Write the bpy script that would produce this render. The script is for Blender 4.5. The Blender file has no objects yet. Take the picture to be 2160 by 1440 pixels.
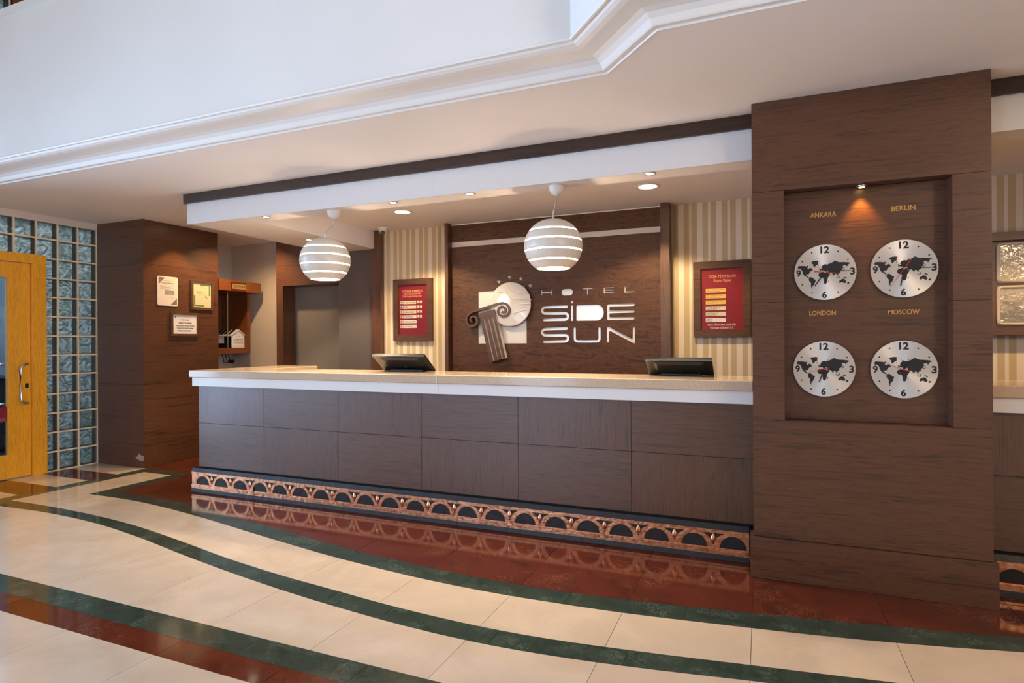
import bpy, math, random
from mathutils import Vector, Matrix
random.seed(7)
C = bpy.context.scene.collection
SC = bpy.context.scene

# ------------------------------------------------------------------ camera
H = 1.30
FPX = 1256.3
def _rot(yaw, pitch, roll):
    return (Matrix.Rotation(yaw, 3, 'Z') @ Matrix.Rotation(pitch, 3, 'X') @ Matrix.Rotation(roll, 3, 'Y'))
RM = _rot(math.radians(22.79), math.radians(.013), math.radians(.31))
cam_d = bpy.data.cameras.new('camera'); cam = bpy.data.objects.new('camera', cam_d); C.objects.link(cam)
cam_d.sensor_width = 36; cam_d.lens = 36 * FPX / 2160; cam_d.clip_start = .05
r_, f_, u_ = RM.col[0], RM.col[1], RM.col[2]
cam.matrix_world = Matrix(((r_[0], u_[0], -f_[0], 0), (r_[1], u_[1], -f_[1], 0), (r_[2], u_[2], -f_[2], H), (0, 0, 0, 1)))
SC.camera = cam
def ray(px, py): return RM @ Vector(((px - 1080) / FPX, 1, -(py - 720) / FPX))
def at_y(px, py, Y): r = ray(px, py); return Vector((0, 0, H)) + r * (Y / r.y)
def at_x(px, py, X): r = ray(px, py); return Vector((0, 0, H)) + r * (X / r.x)
def at_z(px, py, Z): r = ray(px, py); return Vector((0, 0, H)) + r * ((Z - H) / r.z)

# ------------------------------------------------------------------ world, daylight and added fill lights, exposure
w = bpy.data.worlds.new('sky'); SC.world = w; w.use_nodes = True
w.node_tree.nodes['Background'].inputs[0].default_value = (.62, .76, 1, 1)
w.node_tree.nodes['Background'].inputs[1].default_value = 1.0
SC.view_settings.view_transform = 'Standard'; SC.view_settings.look = 'None'
SC.view_settings.exposure = -0.11; SC.view_settings.gamma = 1; SC.view_settings.use_curve_mapping = False
SC.cycles.max_bounces = 8; SC.cycles.diffuse_bounces = 5; SC.cycles.glossy_bounces = 4
SC.cycles.caustics_reflective = False; SC.cycles.caustics_refractive = False
SC.cycles.sample_clamp_indirect = 6
def area(name, loc, size, direction, power, col):
    l = bpy.data.lights.new(name, 'AREA'); l.shape = 'RECTANGLE'; l.size, l.size_y = size
    l.energy = power; l.color = col
    o = bpy.data.objects.new(name, l); C.objects.link(o); o.location = loc
    o.rotation_euler = Vector(direction).to_track_quat('-Z', 'Y').to_euler()
    return o
DAY = (.55, .71, 1.0)
area('daylight_facade', (-6.98, -2.28, 1.45), (9.4, 2.6), (1, 0, 0), 1340, DAY)     # size: Y extent, Z extent
area('fill_entrance', (-5.45, -7.5, 1.5), (1.95, 2.7), (0, 1, 0), 140, (.60, .75, 1.0))  # low front fill behind the added, unseen entrance glazing
area('fill_right_window', (5.55, -3.4, 1.5), (5.8, 2.7), (-1, 0, 0), 800, (.62, .76, 1.0))  # unseen fill from the right, added to brighten the door and left wall
area('fill_corridor', (-8.1, 3.4, 2.97), (2.4, 2.6), (0, 0, -1), 42, (.75, .86, 1.0))  # hidden panel under the corridor ceiling, added to light the glass blocks from behind

# ------------------------------------------------------------------ helpers
W = {}
def lin(c): return tuple(((x / 255) / 12.92 if x / 255 <= .04045 else ((x / 255 + .055) / 1.055) ** 2.4) for x in c)
class MB:
    def __init__(s): s.v = []; s.f = []; s.m = []
    def add(s, vs, fs, m=0):
        n = len(s.v); s.v += [Vector(v) for v in vs]
        s.f += [tuple(i + n for i in f) for f in fs]; s.m += [m] * len(fs); return s
    def box(s, x0, x1, y0, y1, z0, z1, m=0, ch=0):
        if ch:
            return s.cbox(x0, x1, y0, y1, z0, z1, ch, m)
        return s.add([(x0, y0, z0), (x1, y0, z0), (x1, y1, z0), (x0, y1, z0), (x0, y0, z1), (x1, y0, z1), (x1, y1, z1), (x0, y1, z1)],
                     [(3, 2, 1, 0), (4, 5, 6, 7), (0, 1, 5, 4), (1, 2, 6, 5), (2, 3, 7, 6), (3, 0, 4, 7)], m)
    def cbox(s, x0, x1, y0, y1, z0, z1, c, m=0):
        # box with chamfered edges: three rings per axis of the 24-vertex form
        vs = []; idx = {}
        X = (x0, x1); Y = (y0, y1); Z = (z0, z1)
        for i in (0, 1):
            for j in (0, 1):
                for k in (0, 1):
                    sx, sy, sz = (1, -1)[i], (1, -1)[j], (1, -1)[k]
                    for a in range(3):
                        p = [X[i] + sx * c, Y[j] + sy * c, Z[k] + sz * c]
                        p[a] = (X[i], Y[j], Z[k])[a]
                        idx[(i, j, k, a)] = len(vs); vs.append(p)
        fs = []
        cen = Vector(((x0 + x1) / 2, (y0 + y1) / 2, (z0 + z1) / 2))
        def put(f):
            p = [Vector(vs[i]) for i in f]; n = (p[1] - p[0]).cross(p[2] - p[0])
            mid = sum(p, Vector()) / len(p)
            fs.append(tuple(f) if n.dot(mid - cen) > 0 else tuple(reversed(f)))
        for a in range(3):
            b, d = (a + 1) % 3, (a + 2) % 3
            for sd in (0, 1):
                q = []
                for (p_, q_) in ((0, 0), (1, 0), (1, 1), (0, 1)):
                    k = [0, 0, 0]; k[a] = sd; k[b] = p_; k[d] = q_; q.append(idx[(*k, a)])
                put(q)
            for p_ in (0, 1):           # edges running along axis a
                for q_ in (0, 1):
                    k0 = [0, 0, 0]; k1 = [0, 0, 0]; k1[a] = 1
                    for kk in (k0, k1): kk[b] = p_; kk[d] = q_
                    put([idx[(*k0, b)], idx[(*k1, b)], idx[(*k1, d)], idx[(*k0, d)]])
        for i in (0, 1):
            for j in (0, 1):
                for k in (0, 1): put([idx[(i, j, k, a)] for a in range(3)])
        return s.add(vs, fs, m)
    def prism(s, poly, fn, d0, d1, m=0, mside=None):
        # poly: 2D points counter-clockwise seen from the front; fn(u, v, d) -> world, d grows towards the viewer
        n = len(poly); vs = [fn(u, v, d0) for u, v in poly] + [fn(u, v, d1) for u, v in poly]
        s.add(vs, [tuple(range(n, 2 * n)), tuple(reversed(range(n)))], m)
        k = len(s.v) - 2 * n
        for i in range(n):
            j = (i + 1) % n
            s.f.append((k + i, k + j, k + n + j, k + n + i)); s.m.append(m if mside is None else mside)
        return s
    def tube(s, pts, r, n=8, m=0, caps=True):
        pts = [Vector(p) for p in pts]; rings = []
        for i, p in enumerate(pts):
            t = (pts[min(i + 1, len(pts) - 1)] - pts[max(i - 1, 0)]).normalized()
            a = t.cross(Vector((0, 0, 1)))
            if a.length < 1e-3: a = t.cross(Vector((1, 0, 0)))
            a.normalize(); b = a.cross(t)
            rr = r[i] if isinstance(r, (list, tuple)) else r
            rings.append([p + (a * math.cos(2 * math.pi * k / n) + b * math.sin(2 * math.pi * k / n)) * rr for k in range(n)])
        vs = [v for g in rings for v in g]; fs = []
        for i in range(len(rings) - 1):
            for k in range(n): fs.append((i * n + k, (i + 1) * n + k, (i + 1) * n + (k + 1) % n, i * n + (k + 1) % n))
        if caps: fs += [tuple(range(n)), tuple(reversed(range(len(vs) - n, len(vs))))]
        return s.add(vs, fs, m)
    def lathe(s, prof, c, n=32, m=0, closed=False):
        # prof: (radius, z) from the bottom up, outer side; about the vertical through c
        vs = []; fs = []
        for r, z in prof:
            for k in range(n):
                a = 2 * math.pi * k / n; vs.append((c[0] + r * math.cos(a), c[1] + r * math.sin(a), c[2] + z))
        L = len(prof)
        for i in range(L if closed else L - 1):
            j = (i + 1) % L
            for k in range(n): fs.append((i * n + k, i * n + (k + 1) % n, j * n + (k + 1) % n, j * n + k))
        return s.add(vs, fs, m)
    def build(s, name, mats, parent=None, smooth=False):
        if not isinstance(mats, (list, tuple)): mats = [mats]
        lo = Vector([min(v[i] for v in s.v) for i in range(3)]); hi = Vector([max(v[i] for v in s.v) for i in range(3)])
        cen = (lo + hi) / 2
        if parent is None: cen.z = lo.z
        me = bpy.data.meshes.new(name); me.from_pydata([v - cen for v in s.v], [], s.f)
        for mt in mats: me.materials.append(mt)
        me.polygons.foreach_set('material_index', s.m)
        if smooth:
            me.polygons.foreach_set('use_smooth', [True] * len(me.polygons))
        me.update()
        return place(name, me, cen, parent)
def place(name, me, world, parent=None):
    o = bpy.data.objects.new(name, me); C.objects.link(o); W[o.name] = Vector(world)
    o.location = Vector(world)
    if parent: o.parent = parent; o.location = Vector(world) - W[parent.name]
    return o
def tag(o, label, cat=None, group=None, kind=None):
    if label: o['label'] = label
    if cat: o['category'] = cat
    if group: o['group'] = group
    if kind: o['kind'] = kind
    return o
def thing(name, loc, label, cat=None, group=None, kind=None):
    o = bpy.data.objects.new(name, None); C.objects.link(o); o.location = loc; o.empty_display_size = .1
    W[o.name] = Vector(loc); return tag(o, label, cat, group, kind)
def copy_tree(o, loc, label=None, parent=None):
    c = o.copy(); C.objects.link(c); c.parent = parent
    if parent is None: c.location = loc; W[c.name] = Vector(loc)
    if label: c['label'] = label
    for ch in list(o.children):
        k = copy_tree(ch, None, None, c); k.location = ch.location
    return c
# mapping functions for flat work: u right, v up, d towards the viewer
def onY(Y): return lambda u, v, d: Vector((u, Y - d, v))
def onX(X): return lambda u, v, d: Vector((X + d, u, v))
def circle(cx, cy, r, n=32, ry=None): return [(cx + r * math.cos(2 * math.pi * k / n), cy + (ry or r) * math.sin(2 * math.pi * k / n)) for k in range(n)]
def arc(cx, cy, r, a0, a1, n=8, ry=None):
    return [(cx + r * math.cos(math.radians(a0 + (a1 - a0) * k / n)), cy + (ry or r) * math.sin(math.radians(a0 + (a1 - a0) * k / n))) for k in range(n + 1)]
def ccw(p):
    a = sum(p[i][0] * p[(i + 1) % len(p)][1] - p[(i + 1) % len(p)][0] * p[i][1] for i in range(len(p)))
    return p if a > 0 else list(reversed(p))
def stroke(pts, wd, caps=True):
    # outline of a line of given width; wd a number or one per point
    n = len(pts); L = []; Rr = []
    ws = wd if isinstance(wd, list) else [wd] * n
    for i in range(n):
        a = Vector(pts[max(i - 1, 0)]); b = Vector(pts[min(i + 1, n - 1)]); t = (b - a).normalized(); nn = Vector((-t.y, t.x))
        p = Vector(pts[i]); L.append(p + nn * ws[i] / 2); Rr.append(p - nn * ws[i] / 2)
    out = list(Rr)
    if caps:
        t = (Vector(pts[-1]) - Vector(pts[-2])).normalized(); a0 = math.degrees(math.atan2(t.y, t.x))
        out += [Vector(q) for q in arc(pts[-1][0], pts[-1][1], ws[-1] / 2, a0 - 90, a0 + 90, 6)][1:-1]
    out += list(reversed(L))
    if caps:
        t = (Vector(pts[0]) - Vector(pts[1])).normalized(); a0 = math.degrees(math.atan2(t.y, t.x))
        out += [Vector(q) for q in arc(pts[0][0], pts[0][1], ws[0] / 2, a0 - 90, a0 + 90, 6)][1:-1]
    return [(q[0], q[1]) for q in out]
def filled(outlines, thick):
    # 2D filled shape with holes -> mesh data (verts, faces), thickness about 0
    cu = bpy.data.curves.new('tmp', 'CURVE'); cu.dimensions = '2D'; cu.fill_mode = 'BOTH'; cu.extrude = thick / 2
    for p in outlines:
        sp = cu.splines.new('POLY'); sp.points.add(len(p) - 1); sp.use_cyclic_u = True
        for q, pt in zip(p, sp.points): pt.co = (q[0], q[1], 0, 1)
    return _tomesh(cu)
def _tomesh(cu):
    o = bpy.data.objects.new('tmp', cu); C.objects.link(o)
    dg = bpy.context.evaluated_depsgraph_get(); me = bpy.data.meshes.new_from_object(o.evaluated_get(dg))
    vs = [v.co.copy() for v in me.vertices]; fs = [tuple(p.vertices) for p in me.polygons]
    bpy.data.objects.remove(o); bpy.data.meshes.remove(me); bpy.data.curves.remove(cu)
    return vs, fs
def text_into(mb, s, box, fn, d=.0008, bold=0, m=0, fit='box'):
    # write s so that its ink fills box = (u0, u1, v0, v1)
    cu = bpy.data.curves.new('tmp', 'FONT'); cu.body = s; cu.extrude = .02; cu.offset = bold; cu.resolution_u = 3
    vs, fs = _tomesh(cu)
    x0 = min(v.x for v in vs); x1 = max(v.x for v in vs); y0 = min(v.y for v in vs); y1 = max(v.y for v in vs)
    u0, u1, v0, v1 = box
    mb.add([fn(u0 + (v.x - x0) / (x1 - x0) * (u1 - u0), v0 + (v.y - y0) / (y1 - y0) * (v1 - v0), d * (v.z > 0)) for v in vs], fs, m)
    return mb

# ------------------------------------------------------------------ materials
MAT = {}
def mat(name, col, rough=.5, metal=0, spec=.5, coat=0, emit=None, es=0):
    m = bpy.data.materials.new(name); m.use_nodes = True; b = m.node_tree.nodes['Principled BSDF']
    b.inputs['Base Color'].default_value = (*col, 1); b.inputs['Roughness'].default_value = rough
    b.inputs['Metallic'].default_value = metal; b.inputs['Specular IOR Level'].default_value = spec
    b.inputs['Coat Weight'].default_value = coat; b.inputs['Coat Roughness'].default_value = .12
    if emit: b.inputs['Emission Color'].default_value = (*emit, 1); b.inputs['Emission Strength'].default_value = es
    MAT[name] = m; return m
def nd(m, t, **k):
    n = m.node_tree.nodes.new(t)
    for a, v in k.items():
        if a.startswith('_'): setattr(n, a[1:], v)
        else: n.inputs[a.replace('9', ' ')].default_value = v
    return n
def ln(m, a, b): m.node_tree.links.new(a, b)
def bsdf(m): return m.node_tree.nodes['Principled BSDF']
def coords(m, scale, shuffle=True, kind='Object'):
    tc = nd(m, 'ShaderNodeTexCoord'); mp = nd(m, 'ShaderNodeMapping'); mp.inputs['Scale'].default_value = scale
    ln(m, tc.outputs[kind], mp.inputs['Vector'])
    if shuffle:
        oi = nd(m, 'ShaderNodeObjectInfo'); mu = nd(m, 'ShaderNodeMath', _operation='MULTIPLY'); mu.inputs[1].default_value = 37
        ln(m, oi.outputs['Random'], mu.inputs[0]); cb = nd(m, 'ShaderNodeCombineXYZ')
        for i in range(3): ln(m, mu.outputs[0], cb.inputs[i])
        ln(m, cb.outputs[0], mp.inputs['Location'])
    return mp.outputs['Vector']
def ramp(m, src, stops):
    r = nd(m, 'ShaderNodeValToRGB'); e = r.color_ramp.elements
    while len(e) < len(stops): e.new(.5)
    for q, (p, c) in zip(e, stops): q.position = p; q.color = (*c, 1)
    ln(m, src, r.inputs[0]); return r.outputs[0]
def bump(m, src, strength, dist=.002):
    b = nd(m, 'ShaderNodeBump'); b.inputs['Strength'].default_value = strength; b.inputs['Distance'].default_value = dist
    ln(m, src, b.inputs['Height']); ln(m, b.outputs[0], bsdf(m).inputs['Normal']); return b
def wood(name, base, dark, scale, rough=.38, spec=.5, light=None, coat=0, figure=1.0):
    m = mat(name, base, rough, spec=spec, coat=coat); v = coords(m, scale)
    n1 = nd(m, 'ShaderNodeTexNoise', Scale=2.2, Detail=6, Roughness=.62, Distortion=1.6); ln(m, v, n1.inputs['Vector'])
    c1 = ramp(m, n1.outputs['Fac'], [(.32, dark), (.47, base), (.62, base), (.78, light or tuple(min(1, x * 1.25) for x in base))])
    v2 = coords(m, tuple(x * (9 if x < 5 else 6) for x in scale))
    n2 = nd(m, 'ShaderNodeTexNoise', Scale=2.5, Detail=3, Roughness=.6); ln(m, v2, n2.inputs['Vector'])
    mx = nd(m, 'ShaderNodeMix', _data_type='RGBA', _blend_type='MULTIPLY'); mx.inputs['Factor'].default_value = .55
    ln(m, c1, mx.inputs['A']); g = ramp(m, n2.outputs['Fac'], [(.35, (.55, .52, .5)), (.6, (1, 1, 1))]); ln(m, g, mx.inputs['B'])
    v3 = coords(m, tuple(x * .9 for x in scale))
    n3 = nd(m, 'ShaderNodeTexNoise', Scale=1.1, Detail=3, Roughness=.55, Distortion=2.6); ln(m, v3, n3.inputs['Vector'])
    k3 = nd(m, 'ShaderNodeMath', _operation='MULTIPLY'); k3.inputs[1].default_value = 7; ln(m, n3.outputs['Fac'], k3.inputs[0])
    f3 = nd(m, 'ShaderNodeMath', _operation='FRACT'); ln(m, k3.outputs[0], f3.inputs[0])
    g3 = ramp(m, f3.outputs[0], [(0, (.34, .31, .29)), (.12, (.82, .81, .80)), (.3, (1, 1, 1)), (.97, (1, 1, 1))])
    mx3 = nd(m, 'ShaderNodeMix', _data_type='RGBA', _blend_type='MULTIPLY'); mx3.inputs['Factor'].default_value = figure
    ln(m, mx.outputs['Result'], mx3.inputs['A']); ln(m, g3, mx3.inputs['B'])
    ln(m, mx3.outputs['Result'], bsdf(m).inputs['Base Color']); bump(m, n2.outputs['Fac'], .12, .001)
    bsdf(m).inputs['Coat Roughness'].default_value = .34
    return m
def marble(name, base, vein, dark, scale=3, amount=.5, rough=.09):
    m = mat(name, base, rough, spec=.5); v = coords(m, (1, 1, 1), True, 'Object')
    n1 = nd(m, 'ShaderNodeTexNoise', Scale=scale, Detail=7, Roughness=.62, Distortion=1.2); ln(m, v, n1.inputs['Vector'])
    c1 = ramp(m, n1.outputs['Fac'], [(.3, dark), (.5, base), (.72, tuple(min(1, x * 1.12) for x in base))])
    n2 = nd(m, 'ShaderNodeTexNoise', Scale=scale * 1.6, Detail=8, Roughness=.7, Distortion=3.2); ln(m, v, n2.inputs['Vector'])
    sb = nd(m, 'ShaderNodeMath', _operation='SUBTRACT'); sb.inputs[1].default_value = .5; ln(m, n2.outputs['Fac'], sb.inputs[0])
    ab = nd(m, 'ShaderNodeMath', _operation='ABSOLUTE'); ln(m, sb.outputs[0], ab.inputs[0])
    k = ramp(m, ab.outputs[0], [(0, (1, 1, 1)), (.012, (.25, .25, .25)), (.03, (0, 0, 0))])
    n3 = nd(m, 'ShaderNodeTexNoise', Scale=scale * .9, Detail=2); ln(m, v, n3.inputs['Vector'])
    k3 = ramp(m, n3.outputs['Fac'], [(.5, (0, 0, 0)), (.68, (1, 1, 1))])
    mm = nd(m, 'ShaderNodeMath', _operation='MULTIPLY'); ln(m, k, mm.inputs[0]); ln(m, k3, mm.inputs[1])
    m2 = nd(m, 'ShaderNodeMath', _operation='MULTIPLY'); m2.inputs[1].default_value = amount; ln(m, mm.outputs[0], m2.inputs[0])
    mx = nd(m, 'ShaderNodeMix', _data_type='RGBA'); ln(m, m2.outputs[0], mx.inputs['Factor']); ln(m, c1, mx.inputs['A'])
    mx.inputs['B'].default_value = (*vein, 1); ln(m, mx.outputs['Result'], bsdf(m).inputs['Base Color'])
    return m
def speckle(m, lo, hi, scale=220, p=(.4, .62)):
    v = coords(m, (1, 1, 1)); n = nd(m, 'ShaderNodeTexNoise', Scale=scale, Detail=2); ln(m, v, n.inputs['Vector'])
    ln(m, ramp(m, n.outputs['Fac'], [(p[0], lo), (p[1], hi)]), bsdf(m).inputs['Base Color']); return n
def plaster(name, col, rough=.8):
    m = mat(name, col, rough, spec=.25); v = coords(m, (1, 1, 1), False)
    n = nd(m, 'ShaderNodeTexNoise', Scale=1.3, Detail=5); ln(m, v, n.inputs['Vector'])
    ln(m, ramp(m, n.outputs['Fac'], [(.3, tuple(x * .96 for x in col)), (.7, col)]), bsdf(m).inputs['Base Color'])
    n2 = nd(m, 'ShaderNodeTexNoise', Scale=260, Detail=2); ln(m, v, n2.inputs['Vector']); bump(m, n2.outputs['Fac'], .08, .001); return m
HZ = (.75, .75, 17); VT = (17, 17, .75)
WD = (.112, .039, .0145); WK = (.040, .0135, .006)
wood_h = wood('dark_oak_horizontal', WD, WK, HZ, .42, .5, None, .5); wood_v = wood('dark_oak_vertical', WD, WK, VT, .42, .5, None, .5)
desk_h = wood('lacquered_oak_horizontal', WD, WK, HZ, .4, .65, None, .75); desk_v = wood('lacquered_oak_vertical', WD, WK, VT, .4, .65, None, .75)
wood_plain = wood('dark_oak_frame', (.115, .050, .023), (.05, .02, .010), HZ)
strip_m = wood('dark_strip_oak', (.050, .024, .014), (.022, .010, .006), HZ)
wood_board = wood('signboard_oak', (.10, .040, .019), (.035, .013, .007), (1.4, 1.4, 10), .5, .35)
wood_dark = mat('dark_gap', (.006, .004, .003), .7)
maple = wood('maple_orange', (.92, .40, .022), (.80, .33, .015), VT, .32, coat=.2, figure=.12)
cherry = wood('cherry_wood', (.19, .055, .012), (.12, .033, .008), HZ, .4, figure=.2)
cream_m = marble('cream_marble', (.60, .49, .385), (.47, .33, .21), (.55, .44, .335), 2.2, .35, .10)
red_m = marble('red_marble', (.105, .021, .010), (.42, .22, .13), (.055, .011, .007), 4.5, .4, .085)
green_m = marble('green_marble', (.032, .052, .040), (.24, .32, .25), (.014, .030, .022), 9, .7, .10)
grout = mat('floor_grout', (.22, .15, .10), .7)
white = plaster('white_plaster', (.84, .83, .81)); ceil_m = plaster('ceiling_paint', (.92, .875, .85))
warm_wall = plaster('warm_beige_paint', (.50, .40, .29))
cornice_m = mat('cornice_paint', (.84, .83, .80), .5)
fascia_m = mat('white_laminate', (.80, .80, .80), .3); white_edge = mat('white_edge_band', (.82, .82, .82), .25)
stone = mat('beige_stone', (.62, .48, .34), .14, coat=.15); speckle(stone, (.56, .42, .29), (.70, .54, .39))
copper = mat('beaten_copper', (.80, .36, .19), .33, metal=1)
_v = coords(copper, (1, 1, 1)); _n = nd(copper, 'ShaderNodeTexNoise', Scale=34, Detail=4); ln(copper, _v, _n.inputs['Vector'])
ln(copper, ramp(copper, _n.outputs['Fac'], [(.3, (.56, .23, .11)), (.5, (.88, .43, .24)), (.75, (.97, .57, .36))]), bsdf(copper).inputs['Base Color']); bump(copper, _n.outputs['Fac'], .5, .006)
patina = mat('dark_patina', (.030, .027, .028), .42, metal=.35)
_v = coords(patina, (1, 1, 1)); _n = nd(patina, 'ShaderNodeTexNoise', Scale=24, Detail=4); ln(patina, _v, _n.inputs['Vector']); bump(patina, _n.outputs['Fac'], .5, .006)
mortar_m = mat('tan_mortar', (.82, .63, .40), .7)
acrylic = mat('white_acrylic', (.80, .80, .82), .09, spec=.8, coat=.5); steel = mat('brushed_steel', (.66, .66, .66), .28, metal=1)
black_p = mat('black_plastic', (.012, .012, .013), .3); screen_m = mat('monitor_back', (.016, .014, .013), .28)
ink = mat('black_print', (.012, .011, .013), .6); red_ink = mat('red_lacquer', (.62, .02, .015), .35)
gold_t = mat('gold_lettering', (.62, .34, .07), .45); peach_t = mat('peach_print', (.72, .36, .17), .5)
maroon = mat('maroon_card', (.20, .012, .022), .35); brass = mat('brass_strip', (.80, .55, .18), .25, metal=.7)
silver_l = mat('pale_label', (.75, .68, .48), .3, metal=.2); paper = mat('white_paper', (.74, .70, .68), .7)
cream_p = mat('cream_paper', (.66, .60, .52), .6); green_p = mat('green_certificate', (.50, .49, .31), .5)
green_i = mat('green_print', (.10, .17, .04), .6); grey_i = mat('grey_print', (.22, .20, .20), .7); purple_i = mat('purple_print', (.17, .13, .16), .6)
blue_i = mat('blue_print', (.03, .05, .22), .6)
niche_wall = plaster('beige_wallpaper', (.60, .50, .41)); violet_wall = plaster('grey_violet_wall', (.115, .092, .088))
grey_door = mat('grey_brown_door', (.17, .145, .12), .55)
lamp_m = mat('pearl_lamp_shade', (.74, .70, .62), .32); lamp_in = mat('lamp_inner_white', (.85, .80, .70), .6)
bulb_m = mat('bulb_glow', (1, .9, .7), .5, emit=(1, .80, .50), es=28)
led_m = mat('downlight_glow', (1, .9, .7), .5, emit=(1, .86, .62), es=7); hal_m = mat('halogen_glow', (1, .9, .8), .5, emit=(1, .90, .74), es=26)
amb_m = mat('amber_glow', (1, .7, .3), .5, emit=(1, .62, .18), es=14)
cam_white = mat('white_plastic', (.75, .73, .70), .4); cream_f = mat('cream_plastic', (.66, .55, .44), .3)
blue_grey = plaster('pale_blue_wall', (.42, .52, .60)); dark_grey = mat('dark_charcoal', (.03, .035, .04), .5)
# striped wallpaper: period .166 m across the wall
stripe = mat('striped_wallpaper', (.6, .5, .3), .55, spec=.3)
g = nd(stripe, 'ShaderNodeNewGeometry'); sp = nd(stripe, 'ShaderNodeSeparateXYZ'); ln(stripe, g.outputs['Position'], sp.inputs[0])
ad = nd(stripe, 'ShaderNodeMath', _operation='ADD'); ad.inputs[1].default_value = 10 * .1655 + .707; ln(stripe, sp.outputs['X'], ad.inputs[0])
dv = nd(stripe, 'ShaderNodeMath', _operation='DIVIDE'); dv.inputs[1].default_value = .1655; ln(stripe, ad.outputs[0], dv.inputs[0])
fr = nd(stripe, 'ShaderNodeMath', _operation='FRACT'); ln(stripe, dv.outputs[0], fr.inputs[0])
SW = (.78, .68, .57); ST = (.56, .43, .26)
rr = nd(stripe, 'ShaderNodeValToRGB'); rr.color_ramp.interpolation = 'CONSTANT'; e = rr.color_ramp.elements
while len(e) < 4: e.new(.5)
for q, (p, c) in zip(e, [(0, SW), (.288, ST), (.57, SW), (.718, ST)]): q.position = p; q.color = (*c, 1)
ln(stripe, fr.outputs[0], rr.inputs[0]); ln(stripe, rr.outputs[0], bsdf(stripe).inputs['Base Color'])
def glassy(name, tint, wavy=0, refl=1.0):
    m = bpy.data.materials.new(name); m.use_nodes = True; t = m.node_tree; t.nodes.clear()
    out = t.nodes.new('ShaderNodeOutputMaterial'); mx = t.nodes.new('ShaderNodeMixShader'); tr = t.nodes.new('ShaderNodeBsdfTransparent'); gl = t.nodes.new('ShaderNodeBsdfGlossy')
    tr.inputs[0].default_value = (*tint, 1); gl.inputs['Roughness'].default_value = .03
    fr = t.nodes.new('ShaderNodeFresnel'); fr.inputs[0].default_value = 1.5
    mu = t.nodes.new('ShaderNodeMath'); mu.operation = 'MULTIPLY'; mu.inputs[1].default_value = refl
    t.links.new(fr.outputs[0], mu.inputs[0]); t.links.new(mu.outputs[0], mx.inputs[0])
    t.links.new(tr.outputs[0], mx.inputs[1]); t.links.new(gl.outputs[0], mx.inputs[2]); t.links.new(mx.outputs[0], out.inputs[0])
    if wavy:
        v = coords(m, (1, 1, 1)); n = nd(m, 'ShaderNodeTexNoise', Scale=16, Detail=2, Distortion=1.5); ln(m, v, n.inputs['Vector'])
        b = nd(m, 'ShaderNodeBump'); b.inputs['Strength'].default_value = wavy; b.inputs['Distance'].default_value = .02
        ln(m, n.outputs['Fac'], b.inputs['Height']); ln(m, b.outputs[0], gl.inputs['Normal']); ln(m, b.outputs[0], fr.inputs['Normal'])
    MAT[name] = m; return m
pane_m = glassy('window_glass', (.92, .95, .96)); door_glass = glassy('door_glass', (.82, .88, .9), 0, 1.4)
block_front = glassy('glass_block_face', (.86, .93, .92), .35, 1.3)
block_side = mat('glass_block_edge', (.10, .068, .045), .3)
block_back = mat('glass_block_inner', (.13, .165, .155), .10, spec=.9)
_v = coords(block_back, (1, 1, 1)); _n = nd(block_back, 'ShaderNodeTexNoise', Scale=10, Detail=1.5, Distortion=2.4); ln(block_back, _v, _n.inputs['Vector'])
ln(block_back, ramp(block_back, _n.outputs['Fac'], [(.3, (.16, .20, .19)), (.55, (.34, .42, .40)), (.75, (.48, .58, .56))]), bsdf(block_back).inputs['Base Color'])
_b = bump(block_back, _n.outputs['Fac'], 1.0, .05)
_t = nd(block_back, 'ShaderNodeBsdfTranslucent'); ln(block_back, ramp(block_back, _n.outputs['Fac'], [(.34, (.30, .33, .29)), (.52, (.56, .60, .53)), (.70, (1, 1, .95))]), _t.inputs[0]); ln(block_back, _b.outputs[0], _t.inputs['Normal'])  # wavy highlights of the glass put into the translucent colour
_x = nd(block_back, 'ShaderNodeMixShader'); _x.inputs[0].default_value = .55; ln(block_back, bsdf(block_back).outputs[0], _x.inputs[1]); ln(block_back, _t.outputs[0], _x.inputs[2])
ln(block_back, _x.outputs[0], block_back.node_tree.nodes['Material Output'].inputs[0])
# brushed clock metal
dial_m = mat('spun_aluminium', (.72, .71, .70), .36, metal=.75)
tg = nd(dial_m, 'ShaderNodeTangent', _direction_type='RADIAL', _axis='Y'); ln(dial_m, tg.outputs[0], bsdf(dial_m).inputs['Tangent'])
bsdf(dial_m).inputs['Anisotropic'].default_value = .75

# ================================================================== SETTING
ZC = 2.605
XL = -6.70
# ---- floor: grout bed with marble slabs laid in bands
floor = MB().box(XL - .15, 5.4, -7.4, 6.6, -.12, -.006).build('floor', grout); tag(floor, 'polished marble lobby floor', kind='structure')
def P2(l): return [tuple(at_z(x, y, 0)[:2]) for x, y in l]
cA = [(-5.24, 3.475), (-5.158, 3.470), (-4.299, 3.442), (-3.699, 3.318), (-3.021, 3.180), (-2.551, 3.085), (-2.058, 3.012), (-1.632, 2.968), (-1.257, 2.948), (-.93, 2.957), (-.628, 2.983), (-.164, 3.041), (.489, 3.147), (.957, 3.233), (1.9, 3.40), (5.3, 3.9)]
cB = [(-5.385, 3.337), (-4.846, 3.335), (-4.377, 3.285), (-3.819, 3.190), (-3.286, 3.080), (-2.836, 2.990), (-2.426, 2.915), (-1.805, 2.832), (-1.31, 2.804), (-.887, 2.814), (-.596, 2.833), (-.072, 2.896), (.334, 2.955), (.714, 3.03), (.994, 3.097), (1.9, 3.26), (5.3, 3.76)]
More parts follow.
